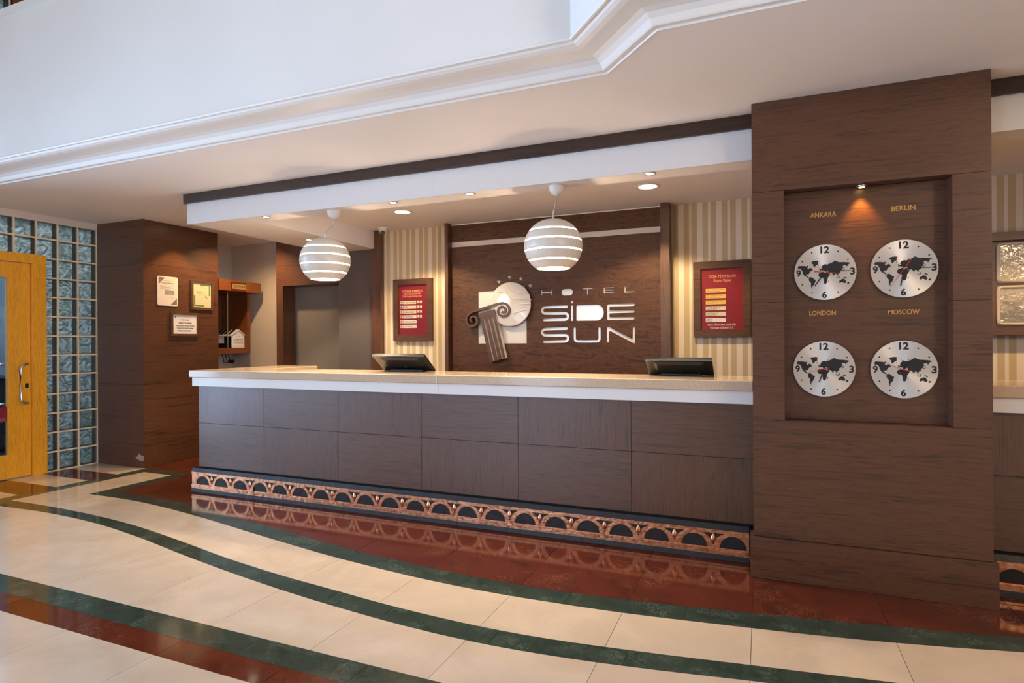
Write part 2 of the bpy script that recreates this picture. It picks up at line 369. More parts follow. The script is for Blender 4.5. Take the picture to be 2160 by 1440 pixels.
cC = [(-5.78, 2.957), (-5.29, 2.965), (-4.634, 2.936), (-4.089, 2.872), (-3.53, 2.766), (-2.955, 2.646), (-2.491, 2.571), (-2.104, 2.525), (-1.696, 2.478), (-1.347, 2.455), (-1.049, 2.452), (-.778, 2.47), (-.446, 2.510), (-.02, 2.572), (.459, 2.642), (1.9, 2.86), (5.3, 3.36)]
cD = [(XL, 2.822), (-5.665, 2.822), (-5.098, 2.845), (-4.445, 2.806), (-3.846, 2.709), (-3.309, 2.594), (-2.788, 2.493), (-2.353, 2.42), (-1.968, 2.368), (-1.483, 2.322), (-1.08, 2.315), (-.738, 2.340), (-.424, 2.383), (-.02, 2.452), (.459, 2.525), (1.9, 2.74), (5.3, 3.24)]
def smooth_curve(c):
    def f(x):
        if x <= c[0][0]: return c[0][1]
        if x >= c[-1][0]: return c[-1][1]
        for i in range(len(c) - 1):
            if c[i][0] <= x <= c[i + 1][0]:
                p0 = c[max(i - 1, 0)]; p1 = c[i]; p2 = c[i + 1]; p3 = c[min(i + 2, len(c) - 1)]
                m1 = (p2[1] - p0[1]) / (p2[0] - p0[0]); m2 = (p3[1] - p1[1]) / (p3[0] - p1[0])
                h = p2[0] - p1[0]; t = (x - p1[0]) / h
                return (2 * t ** 3 - 3 * t * t + 1) * p1[1] + (t ** 3 - 2 * t * t + t) * h * m1 + (-2 * t ** 3 + 3 * t * t) * p2[1] + (t ** 3 - t * t) * h * m2
    return f
A, B, Cc, D = map(smooth_curve, (cA, cB, cC, cD))
def const(v): return lambda x: v
up = lambda u, v, d: Vector((u, v, d))
def slab(poly, m, name='marble_slab'):
    return MB().prism(ccw(poly), up, -.02, 0).build(name, m, floor)
JX = [-.05 + .574 * k for k in range(-12, 10)]
def band(lo, hi, x0, x1, m, joints=JX, name='marble_slab', gap=.0012):
    xs = [x0] + [j for j in joints if x0 + .05 < j < x1 - .05] + [x1]
    for a, b in zip(xs[:-1], xs[1:]):
        n = max(2, int((b - a) / .06)); s = [a + gap + (b - a - 2 * gap) * i / n for i in range(n + 1)]
        slab([(x, lo(x)) for x in s] + [(x, hi(x)) for x in reversed(s)], m, name)
XG0, XG1, XC1, XG2 = -5.93, -5.78, -5.385, -5.24
band(A, const(4.9), XG2, 5.3, red_m)                                   # red field under the desk edge
slab([(XG2, 4.9), (XG2, 6.5), (5.3, 6.5), (5.3, 4.9)], red_m)
slab([(-5.96, 4.245), (XG2, 4.245), (XG2, 6.5), (-6.6, 6.5), (-6.6, 5.2), (-5.96, 5.2)], red_m)
band(B, A, XG2, 5.3, green_m, [j + .28 for j in JX])                   # green band next to red
slab([(XC1, 3.337), (XG2, 3.337), (XG2, 4.117), (XC1, 4.117)], green_m)
slab([(XG0, 4.118), (XG2, 4.118), (XG2, 4.243), (XG0, 4.243)], green_m)
band(Cc, B, XC1, 5.3, cream_m)                                         # cream band
slab([(XG1, 2.957)] + [(x, Cc(x)) for x in (-5.6, -5.5, XC1)] + [(XC1, 4.116), (XG1, 4.116)], cream_m)
slab([(XG0, 2.957), (XG1, 2.957), (XG1, 4.116), (XG0, 4.116)], green_m)
band(D, lambda x: Cc(x) if x > XG1 else 2.957, XL, 5.3, green_m, [j + .1 for j in JX])
band(const(1.99), D, XL, 5.3, cream_m)
band(const(1.846), const(1.989), XL, 5.3, green_m, [j + .3 for j in JX])
band(const(1.712), const(1.845), XL, 5.3, red_m)
band(const(1.14), const(1.711), XL, 5.3, cream_m)
slab([(XL, -7.3), (5.3, -7.3), (5.3, 1.139), (XL, 1.139)], cream_m)
for k, (y0, y1) in enumerate([(3.94, 4.243), (3.667, 3.94), (3.383, 3.667), (3.09, 3.383), (2.958, 3.09)]):
    slab([(XL, y0 + .001), (XG0 - .001, y0 + .001), (XG0 - .001, y1), (XL, y1)], red_m if k % 2 else cream_m)

# ---- ceiling with dropped soffit over the desk
ceiling = MB()
YE = [(XL, 2.86), (-.69, 2.86), (-.40, 2.545), (5.3, 2.545)]           # edge of the gallery slab
ceiling.prism(ccw(YE + [(5.3, 6.6), (XL, 6.6)]), up, ZC, 2.80)
ceiling = ceiling.build('ceiling', ceil_m); tag(ceiling, 'pale ceiling under the gallery', kind='structure')
ZS, ZR = 2.345, 2.55
MB().box(-4.655, -.02, 3.735, 3.925, ZS + .006, ZC).box(-4.655, -4.02, 3.925, 5.60, ZS + .006, ZC).build('soffit', ceil_m, ceiling)
MB().box(-4.02, 3.9, 3.925, 5.64, ZR, ZC).build('recess_panel', ceil_m, ceiling)
MB().box(1.0, 5.3, 3.735, 3.925, ZS + .006, ZC).build('soffit', ceil_m, ceiling)
MB().box(-4.655, -2.165, 3.722, 3.736, ZS, 2.524).build('fascia', fascia_m, ceiling)
MB().box(-2.163, -.03, 3.722, 3.736, ZS, 2.524).build('fascia', fascia_m, ceiling)
MB().box(1.0, 5.3, 3.722, 3.736, ZS, 2.524).build('fascia', fascia_m, ceiling)
t1 = MB().box(-4.675, -.045, 3.70, 3.74, 2.524, ZC).build('trim_1', strip_m); tag(t1, 'dark wood strip above the white fascia', kind='structure')
t1 = MB().box(1.02, 5.3, 3.70, 3.74, 2.524, ZC).build('trim_2', strip_m); tag(t1, 'dark wood strip right of the clock pillar', kind='structure')

# ---- gallery parapet and its cornice (profile swept along the slab edge)
prof = [(0, 0), (.003, .012), (.012, .014), (.016, .007), (.030, .007), (.036, .012), (.052, .032), (.075, .047), (.105, .054), (.145, .055), (.18, .055), (.205, .058), (.222, .066), (.232, .078), (.240, .080), (.243, .072), (.252, .073), (.256, .082)]
def off(d):
    # slab edge moved by d towards the lobby
    th = math.atan2(2.86 - 2.545, .29); k = math.tan(th / 2)
    return [(XL, 2.86 - d), (-.69 - k * d, 2.86 - d), (-.40 - k * d, 2.545 - d), (5.3, 2.545 - d)]
cm = MB(); n = len(prof); vs = []
for d, h in prof: vs += [(x, y, ZC + h - .004) for x, y in off(d)]
fs = []
for i in range(n - 1):
    for k in range(3): fs.append((i * 4 + k, i * 4 + k + 1, (i + 1) * 4 + k + 1, (i + 1) * 4 + k))
cm.add(vs, fs); cm = cm.build('trim_3', cornice_m); tag(cm, 'white moulded cornice along the gallery edge', kind='structure')
pw = MB(); o1 = off(.25)
inner = [(x, y + .16) for x, y in o1]
poly = o1 + list(reversed(inner))
pw.prism(ccw(poly), up, ZC + .078, 3.72); pw = pw.build('wall_gallery', white); tag(pw, 'white gallery parapet wall', kind='structure')
cap = off(.275); MB().prism(ccw(cap + [(x, y + .2) for x, y in reversed(cap)]), up, 3.72, 3.765).build('coping', cornice_m, pw)

# ---- left wall with glass blocks
wl = MB()
wl.box(XL - .12, XL, 4.245, 6.6, 0, 5.8)
wl.box(XL - .12, XL + .006, 2.44, 4.245, 2.536, 2.85).box(XL - .12, XL, 2.44, 2.53, 0, 2.536).box(XL - .12, XL, 2.44, 2.9, 2.85, 5.8).box(XL - .12, XL, 3.9, 4.245, 2.85, 5.8)
wl.box(XL - .12, XL, 2.9, 3.9, 2.85, 3.7).box(XL - .12, XL, 2.9, 3.9, 5.2, 5.8)
wl.box(XL - .12, XL, -7.4, -7.0, 0, 5.8).box(XL - .12, XL, -7.0, 2.44, 3.3, 5.8).box(XL - .12, XL, -7.0, 2.44, 0, .12)
wl = wl.build('wall_left', plaster('left_wall_paint', (.62, .50, .40))); tag(wl, 'left lobby wall with glass blocks beside the door', kind='structure')
PY, PZ = .1955, .1974
yb = lambda k: 4.245 - PY * k
gb = MB(); s = .0915; dpt = .075
gb.add([(0, -s, -s), (0, s, -s), (0, s, s), (0, -s, s)], [(0, 1, 2, 3)], 0)
i_ = s * .93
gb.add([(0, -s, -s), (0, s, -s), (0, s, s), (0, -s, s), (-dpt, -i_, -i_), (-dpt, i_, -i_), (-dpt, i_, i_), (-dpt, -i_, i_)],
       [(0, 4, 5, 1), (1, 5, 6, 2), (2, 6, 7, 3), (3, 7, 4, 0)], 1)
gb.add([(-dpt, -i_, -i_), (-dpt, i_, -i_), (-dpt, i_, i_), (-dpt, -i_, i_)], [(0, 1, 2, 3)], 2)
gme = bpy.data.meshes.new('glass_block'); gme.from_pydata([tuple(v) for v in gb.v], [], gb.f)
for m_ in (block_front, block_side, block_back): gme.materials.append(m_)
gme.polygons.foreach_set('material_index', gb.m)
cells = [(k, r) for k in range(3) for r in range(13)] + [(k, r) for k in range(3, 8) for r in (11, 12)]
for k, r in cells:
    place('glass_block', gme, (XL - .004, yb(k) - PY / 2, PZ * r + PZ / 2), wl)
mo = MB(); g2 = .0078
for r in range(14):
    z = PZ * r; y0 = 2.68 if r >= 11 else yb(3)
    mo.box(XL - .08, XL - .001, y0, 4.245, max(0, z - g2), z + g2)
for k in range(9):
    mo.box(XL - .08, XL - .0014, yb(k) - g2, yb(k) + g2, 0 if k <= 3 else PZ * 11, PZ * 13)
mo.build('mortar', mortar_m, wl)
# glass blocks of the upper storey
up_cells = [(k, r) for k in range(4) for r in range(6)]
for k, r in up_cells: place('glass_block', gme, (XL - .004, 3.54 - .2 * k, 3.95 + .2 * r), wl)
mo = MB()
for r in range(7): mo.box(XL - .08, XL - .001, 2.9, 3.64, 3.85 + .2 * r - .007, 3.85 + .2 * r + .007)
for k in range(5): mo.box(XL - .08, XL - .0014, 3.64 - .2 * k - .007, 3.64 - .2 * k + .007, 3.85, 5.05)
mo.build('mortar', mortar_m, wl)
MB().box(XL - .05, XL + .02, 3.46, 3.60, 3.7, 5.2).build('timber_post', cherry, wl)

# ---- maple door in the left wall
d1 = thing('door_1', (XL, 3.1, 0), 'orange maple door with a long glass pane', kind='structure')
FZ = 2.19
MB().box(XL - .06, XL + .045, 3.60, 3.722, 0, FZ - .09).build('door_frame', maple, d1)
MB().box(XL - .06, XL + .045, 2.53, 3.722, FZ - .09, FZ).build('door_frame', maple, d1)
MB().box(XL - .06, XL + .045, 2.53, 2.65, 0, FZ - .09).build('door_frame', maple, d1)
MB().box(XL - .03, XL + .012, 3.42, 3.593, .008, FZ - .095).build('stile', maple, d1)
MB().box(XL - .03, XL + .012, 2.657, 2.82, .008, FZ - .095).build('stile', maple, d1)
MB().box(XL - .03, XL + .012, 2.82, 3.42, 1.945, FZ - .095).build('rail', maple, d1)
MB().box(XL - .03, XL + .012, 2.82, 3.42, .008, .235).build('rail', maple, d1)
MB().box(XL - .012, XL - .006, 2.82, 3.42, .235, 1.945).build('glass_pane', door_glass, d1)
mg = MB()
for a, b in ((3.40, 3.42), (2.82, 2.84)): mg.box(XL - .02, XL + .018, a, b, .235, 1.945)
mg.build('glazing_bead', maple, d1)
def dhandle(y, x, sgn):
    pts = [(x, y + .075, .735)] + [(x + sgn * .045 * math.sin(math.radians(a)), y + .075 - .075 * (1 - math.cos(math.radians(a))), .735 + 0 * a) for a in (30, 60, 90)]
    lo = [(x, y + .09, .725), (x + sgn * .03, y + .08, .722), (x + sgn * .05, y + .045, .725), (x + sgn * .055, y + .012, .745), (x + sgn * .055, y, .78)]
    hi = [(p[0], p[1], 1.83 - p[2]) for p in reversed(lo)]
    return MB().tube(lo + hi, .0125, 10)
dhandle(3.475, XL + .012, 1).build('handle', steel, d1, True)
dhandle(3.30, XL - .03, -1).build('handle', steel, d1, True)
MB().box(XL + .012, XL + .02, 3.548, 3.572, .87, .915).build('lock', black_p, d1)
stk = MB().box(XL - .005, XL - .003, 3.15, 3.402, .555, .70).build('sticker', maroon, d1)
text_into(MB(), 'PARK', (3.26, 3.395, .565, .595), onX(XL - .003)).build('lettering', grey_i, stk)
# corridor behind the door
cr = MB().box(-9.6, -9.5, 1.4, 5, 0, 3).box(-9.5, XL - .12, 4.9, 5, 0, 3).box(-9.5, XL - .12, 1.4, 1.5, 0, 3).box(-9.6, XL - .12, 1.4, 5, 3, 3.1)
cr = cr.build('wall_corridor', blue_grey); tag(cr, 'pale blue corridor wall behind the glass door', kind='structure')
MB().box(-9.5, XL - .12, 1.5, 4.9, -.1, -.002).build('corridor_floor', dark_grey, cr)
cb = thing('corridor_cabinet', (-8.9, 4.3, 0), 'dark low cabinet in the corridor behind the glass door', 'cabinet')
MB().box(-9.3, -8.5, 3.9, 4.6, .04, .86).build('body', dark_grey, cb); MB().box(-9.33, -8.47, 3.87, 4.63, .86, .89).build('top', black_p, cb)
MB().box(-8.505, -8.49, 4.2, 4.3, .5, .52).build('handle', steel, cb); MB().box(-9.28, -8.52, 3.92, 4.58, 0, .04).build('base', black_p, cb)

# ---- lobby shell behind the camera
wf = MB().box(XL, 5.4, -7.4, -7.28, 2.9, 5.8).box(XL, 5.4, -7.4, -7.28, 0, .1).box(-4.4, 5.4, -7.4, -7.28, .1, 2.9).box(XL, -6.4, -7.4, -7.28, .1, 2.9).build('wall_front', warm_wall); tag(wf, 'front lobby wall around the added entrance glazing', kind='structure')
wr = MB().box(5.3, 5.42, -7.4, 6.6, 2.9, 5.8).box(5.3, 5.42, -7.4, 6.6, 0, .1).box(5.3, 5.42, -.4, 6.6, .1, 2.9).box(5.3, 5.42, -7.4, -6.4, .1, 2.9).build('wall_right', warm_wall); tag(wr, 'right lobby wall', kind='structure')
uc = MB().box(XL - .12, 5.42, -7.4, 6.6, 5.8, 5.95).build('ceiling_upper', white); tag(uc, 'white ceiling of the tall lobby', kind='structure')
wn = thing('window_1', (XL - .06, -2.4, .12), 'tall glazed lobby facade', kind='structure')
for k in range(9): MB().box(XL - .11, XL, -7.0 + 1.18 * k - .03 + (.03 if k == 0 else 0) - (.03 if k == 8 else 0), -7.0 + 1.18 * k + .03 - (.0 if k < 8 else .03), .12, 3.3).build('mullion', steel, wn)
for z in (1.9,): MB().box(XL - .10, XL - .01, -7.0, 2.44, z - .025, z + .025).build('transom', steel, wn)
for k in range(8):
    for z0, z1 in ((.12, 1.875), (1.925, 3.3)): MB().box(XL - .06, XL - .052, -6.97 + 1.18 * k, -5.85 + 1.18 * k, z0, z1).build('pane', pane_m, wn)
wn = thing('added_window_2', (-4.9, -7.34, .1), 'unseen lobby entrance glazing added for low front light', kind='structure')  # out of view, added to let in low front light
for k in range(3): MB().box(-6.4 + 1.0 * k - (.03 if k else 0), -6.4 + 1.0 * k + (.03 if k < 2 else 0), -7.38, -7.29, .1, 2.9).build('mullion', steel, wn)
for k in range(2): MB().box(-6.37 + 1.0 * k, -5.43 + 1.0 * k, -7.345, -7.337, .1, 2.9).build('pane', pane_m, wn)

wn = thing('added_window_3', (5.36, -3.4, .1), 'unseen window row added to light the left side of the lobby', kind='structure')  # out of view, added as a source of light from the right
for k in range(6): MB().box(5.32, 5.40, -6.4 + 1.2 * k - (.03 if k else 0), -6.4 + 1.2 * k + (.03 if k < 5 else 0), .1, 2.9).build('mullion', steel, wn)
for k in range(5): MB().box(5.356, 5.364, -6.37 + 1.2 * k, -5.23 + 1.2 * k, .1, 2.9).build('pane', pane_m, wn)

# ---- walls behind the desk
YB = 5.64
wb = MB().box(-3.94, 5.3, YB, YB + .1, 0, 2.6).build('wall_back', stripe); tag(wb, 'cream and tan striped wallpaper behind the desk', kind='structure')
ub = MB().box(XL, 5.3, 6.5, 6.6, 0, 5.8).build('wall_back_upper', white); tag(ub, 'rear wall of the gallery storey', kind='structure')
wc = MB().box(-6.72, -5.475, 5.95, 6.05, 0, 2.605).box(-6.70, -6.60, 5.18, 5.95, 0, 2.605).build('wall_back_left', niche_wall); tag(wc, 'beige textured wall around the telephone shelf', kind='structure')
wv = MB().box(-4.54, -4.06, 5.61, 5.95, 0, 2.6).build('wall_back_middle', violet_wall); tag(wv, 'grey violet wall beside the recessed door', kind='structure')
pl = MB().box(-4.06, -3.935, 5.575, YB + .1, 0, 2.55).build('trim_4', wood_v); tag(pl, 'dark wood pilaster at the end of the striped wallpaper', kind='structure')
dr = thing('door_2', (-4.95, 5.8, 0), 'grey brown flush door recessed in a dark wood portal', kind='structure')
MB().box(-5.475, -5.373, 5.60, 6.0, 0, 1.99).build('door_frame', wood_v, dr)
MB().box(-5.475, -4.54, 5.60, 6.0, 1.99, 2.6).build('lintel', wood_h, dr)
MB().box(-5.373, -4.54, 5.81, 5.85, .005, 1.99).build('door_leaf', grey_door, dr)

# ================================================================== dark wood cupboard at the left
cu = thing('wall_cupboard', (-6.33, 4.7, 0), 'tall dark wood clad block with certificates on its side', 'cupboard')
MB().box(-6.69, -5.972, 4.257, 5.165, 0, ZC - .002).build('carcass', wood_dark, cu)
zs = [0, .235, .87, 1.505, 2.14, ZC - .001]
for a, b in zip(zs[:-1], zs[1:]):
    MB().box(-6.695, -5.962, 4.245, 4.257, a + .001, b - .001).build('front_panel', wood_h, cu)
    MB().box(-5.972, -5.96, 4.247, 5.175, a + .001, b - .001).build('side_panel', wood_h, cu)

MB().prism(ccw([(-6.10, .10), (-6.03, .075), (-5.968, .07), (-5.966, .13), (-6.0, .125), (-6.035, .15), (-6.06, .115)]), onY(4.245), 0, .0005).build('scuff_mark', mat('pale_scuff', (.42, .34, .30), .8), cu)
# ================================================================== reception desk
YP = 3.785
def px_list(a): return [at_y(x, 960, YP).x for x in a]
seams = [-4.60, -3.842, -3.077, -2.317, -1.548, -.772, -.05]
def desk_front(parent, xs, rows=((.215, .597), (.600, .926)), flip=0):
    for i, (a, b) in enumerate(zip(xs[:-1], xs[1:])):
        for j, (z0, z1) in enumerate(rows):
            h = (i + j + flip) % 2
            MB().box(a + .0015, b - .0015, YP, YP + .016, z0, z1).build('panel', desk_v if h else desk_h, parent)
desk = thing('reception_desk', (-2.35, 4.0, 0), 'long reception desk with dark wood panels and a copper arcade plinth', 'desk')
MB().box(-4.585, -.05, YP + .016, YP + .05, .02, .925).box(-4.585, -4.23, YP + .05, 4.78, .02, .925).build('carcass', wood_dark, desk)
desk_front(desk, seams, flip=0)
for a, b in ((.215, .597), (.600, .926)): MB().box(-4.60, -4.585, YP + .003, 4.79, a, b).build('end_panel', wood_h, desk)
MB().box(-4.24, -.05, YP + .05, 4.2, .70, .73).build('work_shelf', wood_plain, desk)
YF = 3.748                                     # plinth front
ZB = [0, .026, .048, .172, .205]
arches_px = [428.8, 467.5, 507.7, 549.3, 591, 634, 679, 724, 772, 823.5, 877.4, 931, 986.7, 1045, 1108, 1173, 1241, 1310.5, 1385, 1464.6, 1546.7]
ax = [at_y(x, 1040 + (x - 430) * .1, YF).x for x in arches_px]
pitch = (ax[-1] - ax[0]) / (len(ax) - 1)
def bud_mesh():
    mb = MB(); sec = [(-.030, .002), (-.022, .010), (-.010, .0145), (.004, .0135), (.016, .008), (.025, .0015)]
    rings = [[(r * math.cos(a), -.6 * r * math.sin(a) if True else 0, z) for a in [math.pi * k / 6 for k in range(7)]] for z, r in sec]
    vs = [v for g in rings for v in g]; fs = []
    for i in range(len(rings) - 1):
        for k in range(6): fs.append((i * 7 + k, (i + 1) * 7 + k, (i + 1) * 7 + k + 1, i * 7 + k + 1))
    mb.add(vs, fs); me = bpy.data.meshes.new('bud'); me.from_pydata([tuple(v) for v in mb.v], [], mb.f); me.materials.append(copper)
    me.polygons.foreach_set('use_smooth', [True] * len(me.polygons)); return me
bud_me = bud_mesh()
def plinth(parent, x0, x1, joints, centres, p):
    ends = [x0] + joints + [x1]
    zc, zt = .066, ZB[3]
    ro, ri = p * .47, p * .355
    rz = ri * .98
    for a, b in zip(ends[:-1], ends[1:]):
        a += .0012; b -= .0012
        st = MB(); st.box(a, b, YF, YF + .03, ZB[1], ZB[3])                                            # copper ground
        st.box(a, b, YF - .004, YF, ZB[1] + .002, .040).box(a, b, YF - .007, YF, .043, .060)              # lower mouldings
        st.box(a, b, YF - .005, YF, .153, ZB[3])                                                         # upper rail
        cs = [c for c in centres if a - p * .3 < c < b + p * .3]
        for c in cs:                                                                                     # arch rings
            q = [u for u in arc(c, zc, p * .46, 180, 0, 14, p * .46 * 1.0)]; q2 = arc(c, zc, ri, 0, 180, 14, rz)
            ring = [(min(max(u, a), b), min(v, .162)) for u, v in q + q2]
            n_ = len(q); st.add([onY(YF)(u, v, dd) for u, v in ring for dd in (0, .006)], [], 0)
            base = len(st.v) - 2 * len(ring)
            for i in range(n_ - 1):
                o0, o1_ = base + 2 * i, base + 2 * (i + 1); k0, k1 = base + 2 * (2 * n_ - 1 - i), base + 2 * (2 * n_ - 2 - i)
                st.f += [(o0 + 1, k0 + 1, k1 + 1, o1_ + 1), (o0, o0 + 1, o1_ + 1, o1_), (k0 + 1, k0, k1, k1 + 1)]; st.m += [0] * 3
        sheet = st.build('copper_strip', copper, parent)
        MB().add([(a, YF - .012, 0), (b, YF - .012, 0), (b, YF - .006, ZB[1] + .002), (a, YF - .006, ZB[1] + .002), (a, YF + .03, 0), (b, YF + .03, 0), (b, YF + .03, ZB[1] + .002), (a, YF + .03, ZB[1] + .002)],
                 [(0, 1, 2, 3), (3, 2, 6, 7), (1, 5, 6, 2), (4, 0, 3, 7), (5, 4, 7, 6), (4, 5, 1, 0)]).build('base_fillet', patina, sheet)
        MB().add([(a, YF - .004, ZB[3]), (b, YF - .004, ZB[3]), (b, YF + .006, ZB[4]), (a, YF + .006, ZB[4]), (a, YF + .04, ZB[3]), (b, YF + .04, ZB[3]), (b, YF + .04, ZB[4]), (a, YF + .04, ZB[4])],
                 [(0, 1, 2, 3), (3, 2, 6, 7), (1, 5, 6, 2), (4, 0, 3, 7), (5, 4, 7, 6), (4, 5, 1, 0)]).build('top_fillet', patina, sheet)
        for c in cs:
            half = [(min(max(u, a), b), v) for u, v in arc(c, zc, ri * .97, 0, 180, 14, rz * .97)]
            MB().prism(ccw(half), onY(YF), 0, .002).build('arch_panel', patina, sheet)
        for c in centres:
            x = c + p / 2
            if not (a + .01 < x < b - .01): continue
            tri = [(x - p * .27, .150), (x - p * .10, .128), (x - p * .035, .105), (x + p * .035, .105), (x + p * .10, .128), (x + p * .27, .150)]
            MB().prism(ccw(tri), onY(YF), 0, .0065).build('spandrel', patina, sheet)
            place('bud', bud_me, (x, YF - .0055, .124), sheet)
            MB().prism(circle(x, .088, .0042, 8), onY(YF), 0, .0075).build('rivet', patina, sheet)
jp = [at_y(537, 1030, YF).x, at_y(965, 1070, YF).x, at_y(1070, 1085, YF).x]
plinth(desk, -4.645, -.075, jp, ax, pitch)
ep = MB().box(-4.645, -4.635, YF + .002, 4.76, .03, .168).build('copper_end', copper, desk)
MB().box(-4.643, -4.60, YF + .01, 4.76, .168, .205).build('top_fillet', patina, ep); MB().box(-4.652, -4.635, YF, 4.76, 0, .03).build('base_fillet', patina, ep)

# counter
YCF = 3.727
ct = thing('countertop', (-2.35, 3.98, .93), 'polished beige stone countertop with a white edge band on the long desk', 'countertop')
zt = 1.064
MB().cbox(-4.652, -2.153, YCF, 4.235, 1.002, zt, .004).build('stone_slab', stone, ct)
MB().cbox(-2.151, -.05, YCF, 4.235, 1.002, zt, .004).build('stone_slab', stone, ct)
MB().cbox(-4.652, -4.19, 4.237, 4.84, 1.002, zt, .004).build('stone_slab', stone, ct)
MB().box(-4.633, -2.153, YCF + .019, YP + .06, .926, 1.002).box(-4.633, -4.55, YP + .06, 4.80, .926, 1.002).build('edge_band', white_edge, ct)
MB().box(-2.151, -.05, YCF + .019, YP + .06, .926, 1.002).build('edge_band', white_edge, ct)

# desk right of the pillar
dk2 = thing('reception_desk', (2.6, 4.0, 0), 'desk section with dark wood panels and copper plinth beyond the clock pillar', 'desk')
MB().box(1.03, 4.6, YP + .016, YP + .05, .02, .925).build('carcass', wood_dark, dk2)
desk_front(dk2, [1.03, 1.62, 2.39, 3.16, 3.93, 4.6], flip=0)
plinth(dk2, 1.048, 4.6, [1.9, 3.2], [1.165 + pitch * k for k in range(16)], pitch)
ct2 = thing('countertop', (2.6, 3.98, .93), 'beige stone countertop with white edge band beyond the clock pillar', 'countertop')
MB().cbox(1.03, 4.65, YCF, 4.235, 1.002, zt, .004).build('stone_slab', stone, ct2)
MB().box(1.03, 4.62, YCF + .019, YP + .06, .926, 1.002).build('edge_band', white_edge, ct2)

# ================================================================== clock pillar
pil = thing('clock_pillar', (.487, 3.9, 0), 'wide dark wood pillar with a lit niche holding four world clocks', 'pillar')
PX0, PX1, PYF = -.05, 1.025, 3.545
NX0, NX1, NZ0, NZ1, NY = .112, .866, .864, 2.112, 3.635
MB().box(PX0 + .01, PX1 - .01, NY + .012, 4.30, 0, ZC - .002).build('core', wood_dark, pil)
def pp(name, x0, x1, z0, z1, m, y0=PYF, y1=NY + .012): return MB().box(x0 + .001, x1 - .001, y0, y1, z0 + .001, z1 - .001).build(name, m, pil)
pp('panel', PX0, PX1, NZ1, ZC - .001, wood_h)
pp('panel', PX0, NX0, 1.506, NZ1, wood_h); pp('panel', PX0, NX0, NZ0, 1.506, wood_h)
pp('panel', NX1, PX1, 1.490, NZ1, wood_h); pp('panel', NX1, PX1, NZ0, 1.490, wood_h)
pp('panel', PX0, PX1, .224, NZ0, wood_h)
pp('base_board', PX0 - .017, PX1 + .017, 0, .224, wood_h, PYF - .017)
pp('niche_back', NX0 - .01, NX1 + .01, NZ0, NZ1, wood_h, NY, NY + .012)
MB().box(PX0, PX0 + .012, NY + .012, 4.3, .225, ZC - .002).build('side_panel', wood_v, pil); MB().box(PX1 - .012, PX1, NY + .012, 4.3, .225, ZC - .002).build('side_panel', wood_v, pil)
lt = MB()
for s_, (a, b, c, d_) in {'ANKARA': (1709, 1764, 446, 459), 'BERLIN': (1880, 1931, 432, 445), 'LONDON': (1707, 1763, 654, 666), 'MOSCOW': (1873, 1940, 651, 664)}.items():
    p0 = at_y(a, (c + d_) / 2, NY); p1 = at_y(b, (c + d_) / 2, NY); zc_ = (p0.z + p1.z) / 2; hh = (d_ - c) / 2 * (p0 - p1).length / (b - a) * .93
    text_into(MB(), s_, (p0.x, p1.x, zc_ - hh, zc_ + hh), onY(NY), .0015, .012).build('lettering', gold_t, pil)

# clocks
MAPS = [[(170,545),(200,530),(300,530),(380,540),(400,515),(405,555),(385,580),(420,602),(440,575),(455,565),(465,580),(490,580),(512,630),(470,640),(440,670),(420,710),(400,708),(365,715),(358,735),(385,740),(415,772),(440,776),(405,785),(345,752),(310,730),(285,690),(270,640),(240,600),(205,590),(175,600)],
 [(430,780),(475,770),(520,795),(540,820),(582,830),(560,885),(540,930),(505,960),(495,990),(510,1020),(480,1005),(465,950),(470,895),(430,860),(418,820)],
 [(468,472),(500,438),(570,425),(620,425),(655,435),(630,455),(635,500),(600,515),(570,540),(550,565),(525,545),(520,505),(500,485)],
 [(612,535),(640,530),(640,545),(618,545)],
 [(705,555),(735,520),(785,500),(830,510),(860,500),(880,492),(920,478),(950,465),(1005,430),(1050,450),(1100,465),(1200,465),(1300,472),(1355,488),(1320,500),(1285,525),(1270,560),(1252,550),(1250,525),(1220,530),(1175,545),(1185,580),(1165,620),(1145,640),(1120,640),(1125,680),(1095,700),(1075,705),(1090,740),(1060,735),(1030,705),(1005,705),(980,750),(955,710),(935,690),(900,690),(888,712),(860,690),(862,660),(850,640),(820,625),(800,650),(760,650),(745,630),(720,640),(700,622),(668,648),(662,620),(690,600),(720,592),(700,572)],
 [(655,590),(670,575),(685,600),(690,612),(660,605)],
 [(665,685),(720,672),(780,682),(850,690),(875,712),(900,714),(870,755),(845,790),(840,850),(815,905),(785,920),(760,900),(750,850),(745,800),(720,780),(670,778),(640,750),(635,715)],
 [(862,845),(878,840),(868,880),(852,885)],
 [(1098,855),(1140,830),(1165,815),(1190,815),(1215,820),(1235,850),(1255,880),(1230,905),(1200,900),(1165,880),(1120,898),(1098,900)],
 [(1275,895),(1320,875),(1312,910),(1290,920)], [(1185,770),(1255,785),(1262,805),(1230,815),(1235,802),(1200,792)],
 [(1050,755),(1075,790),(1130,800),(1115,810),(1070,800),(1045,768)], [(1095,770),(1130,745),(1130,775),(1105,788)],
 [(1195,560),(1205,590),(1222,600),(1210,635),(1175,640),(1170,630),(1200,625),(1205,605),(1190,580)], [(860,490),(880,458),(892,455),(870,488)]]
def nm(x, y): return ((x - 781) / 697, -(y - (672 - .026 * (x - 781))) / 587)
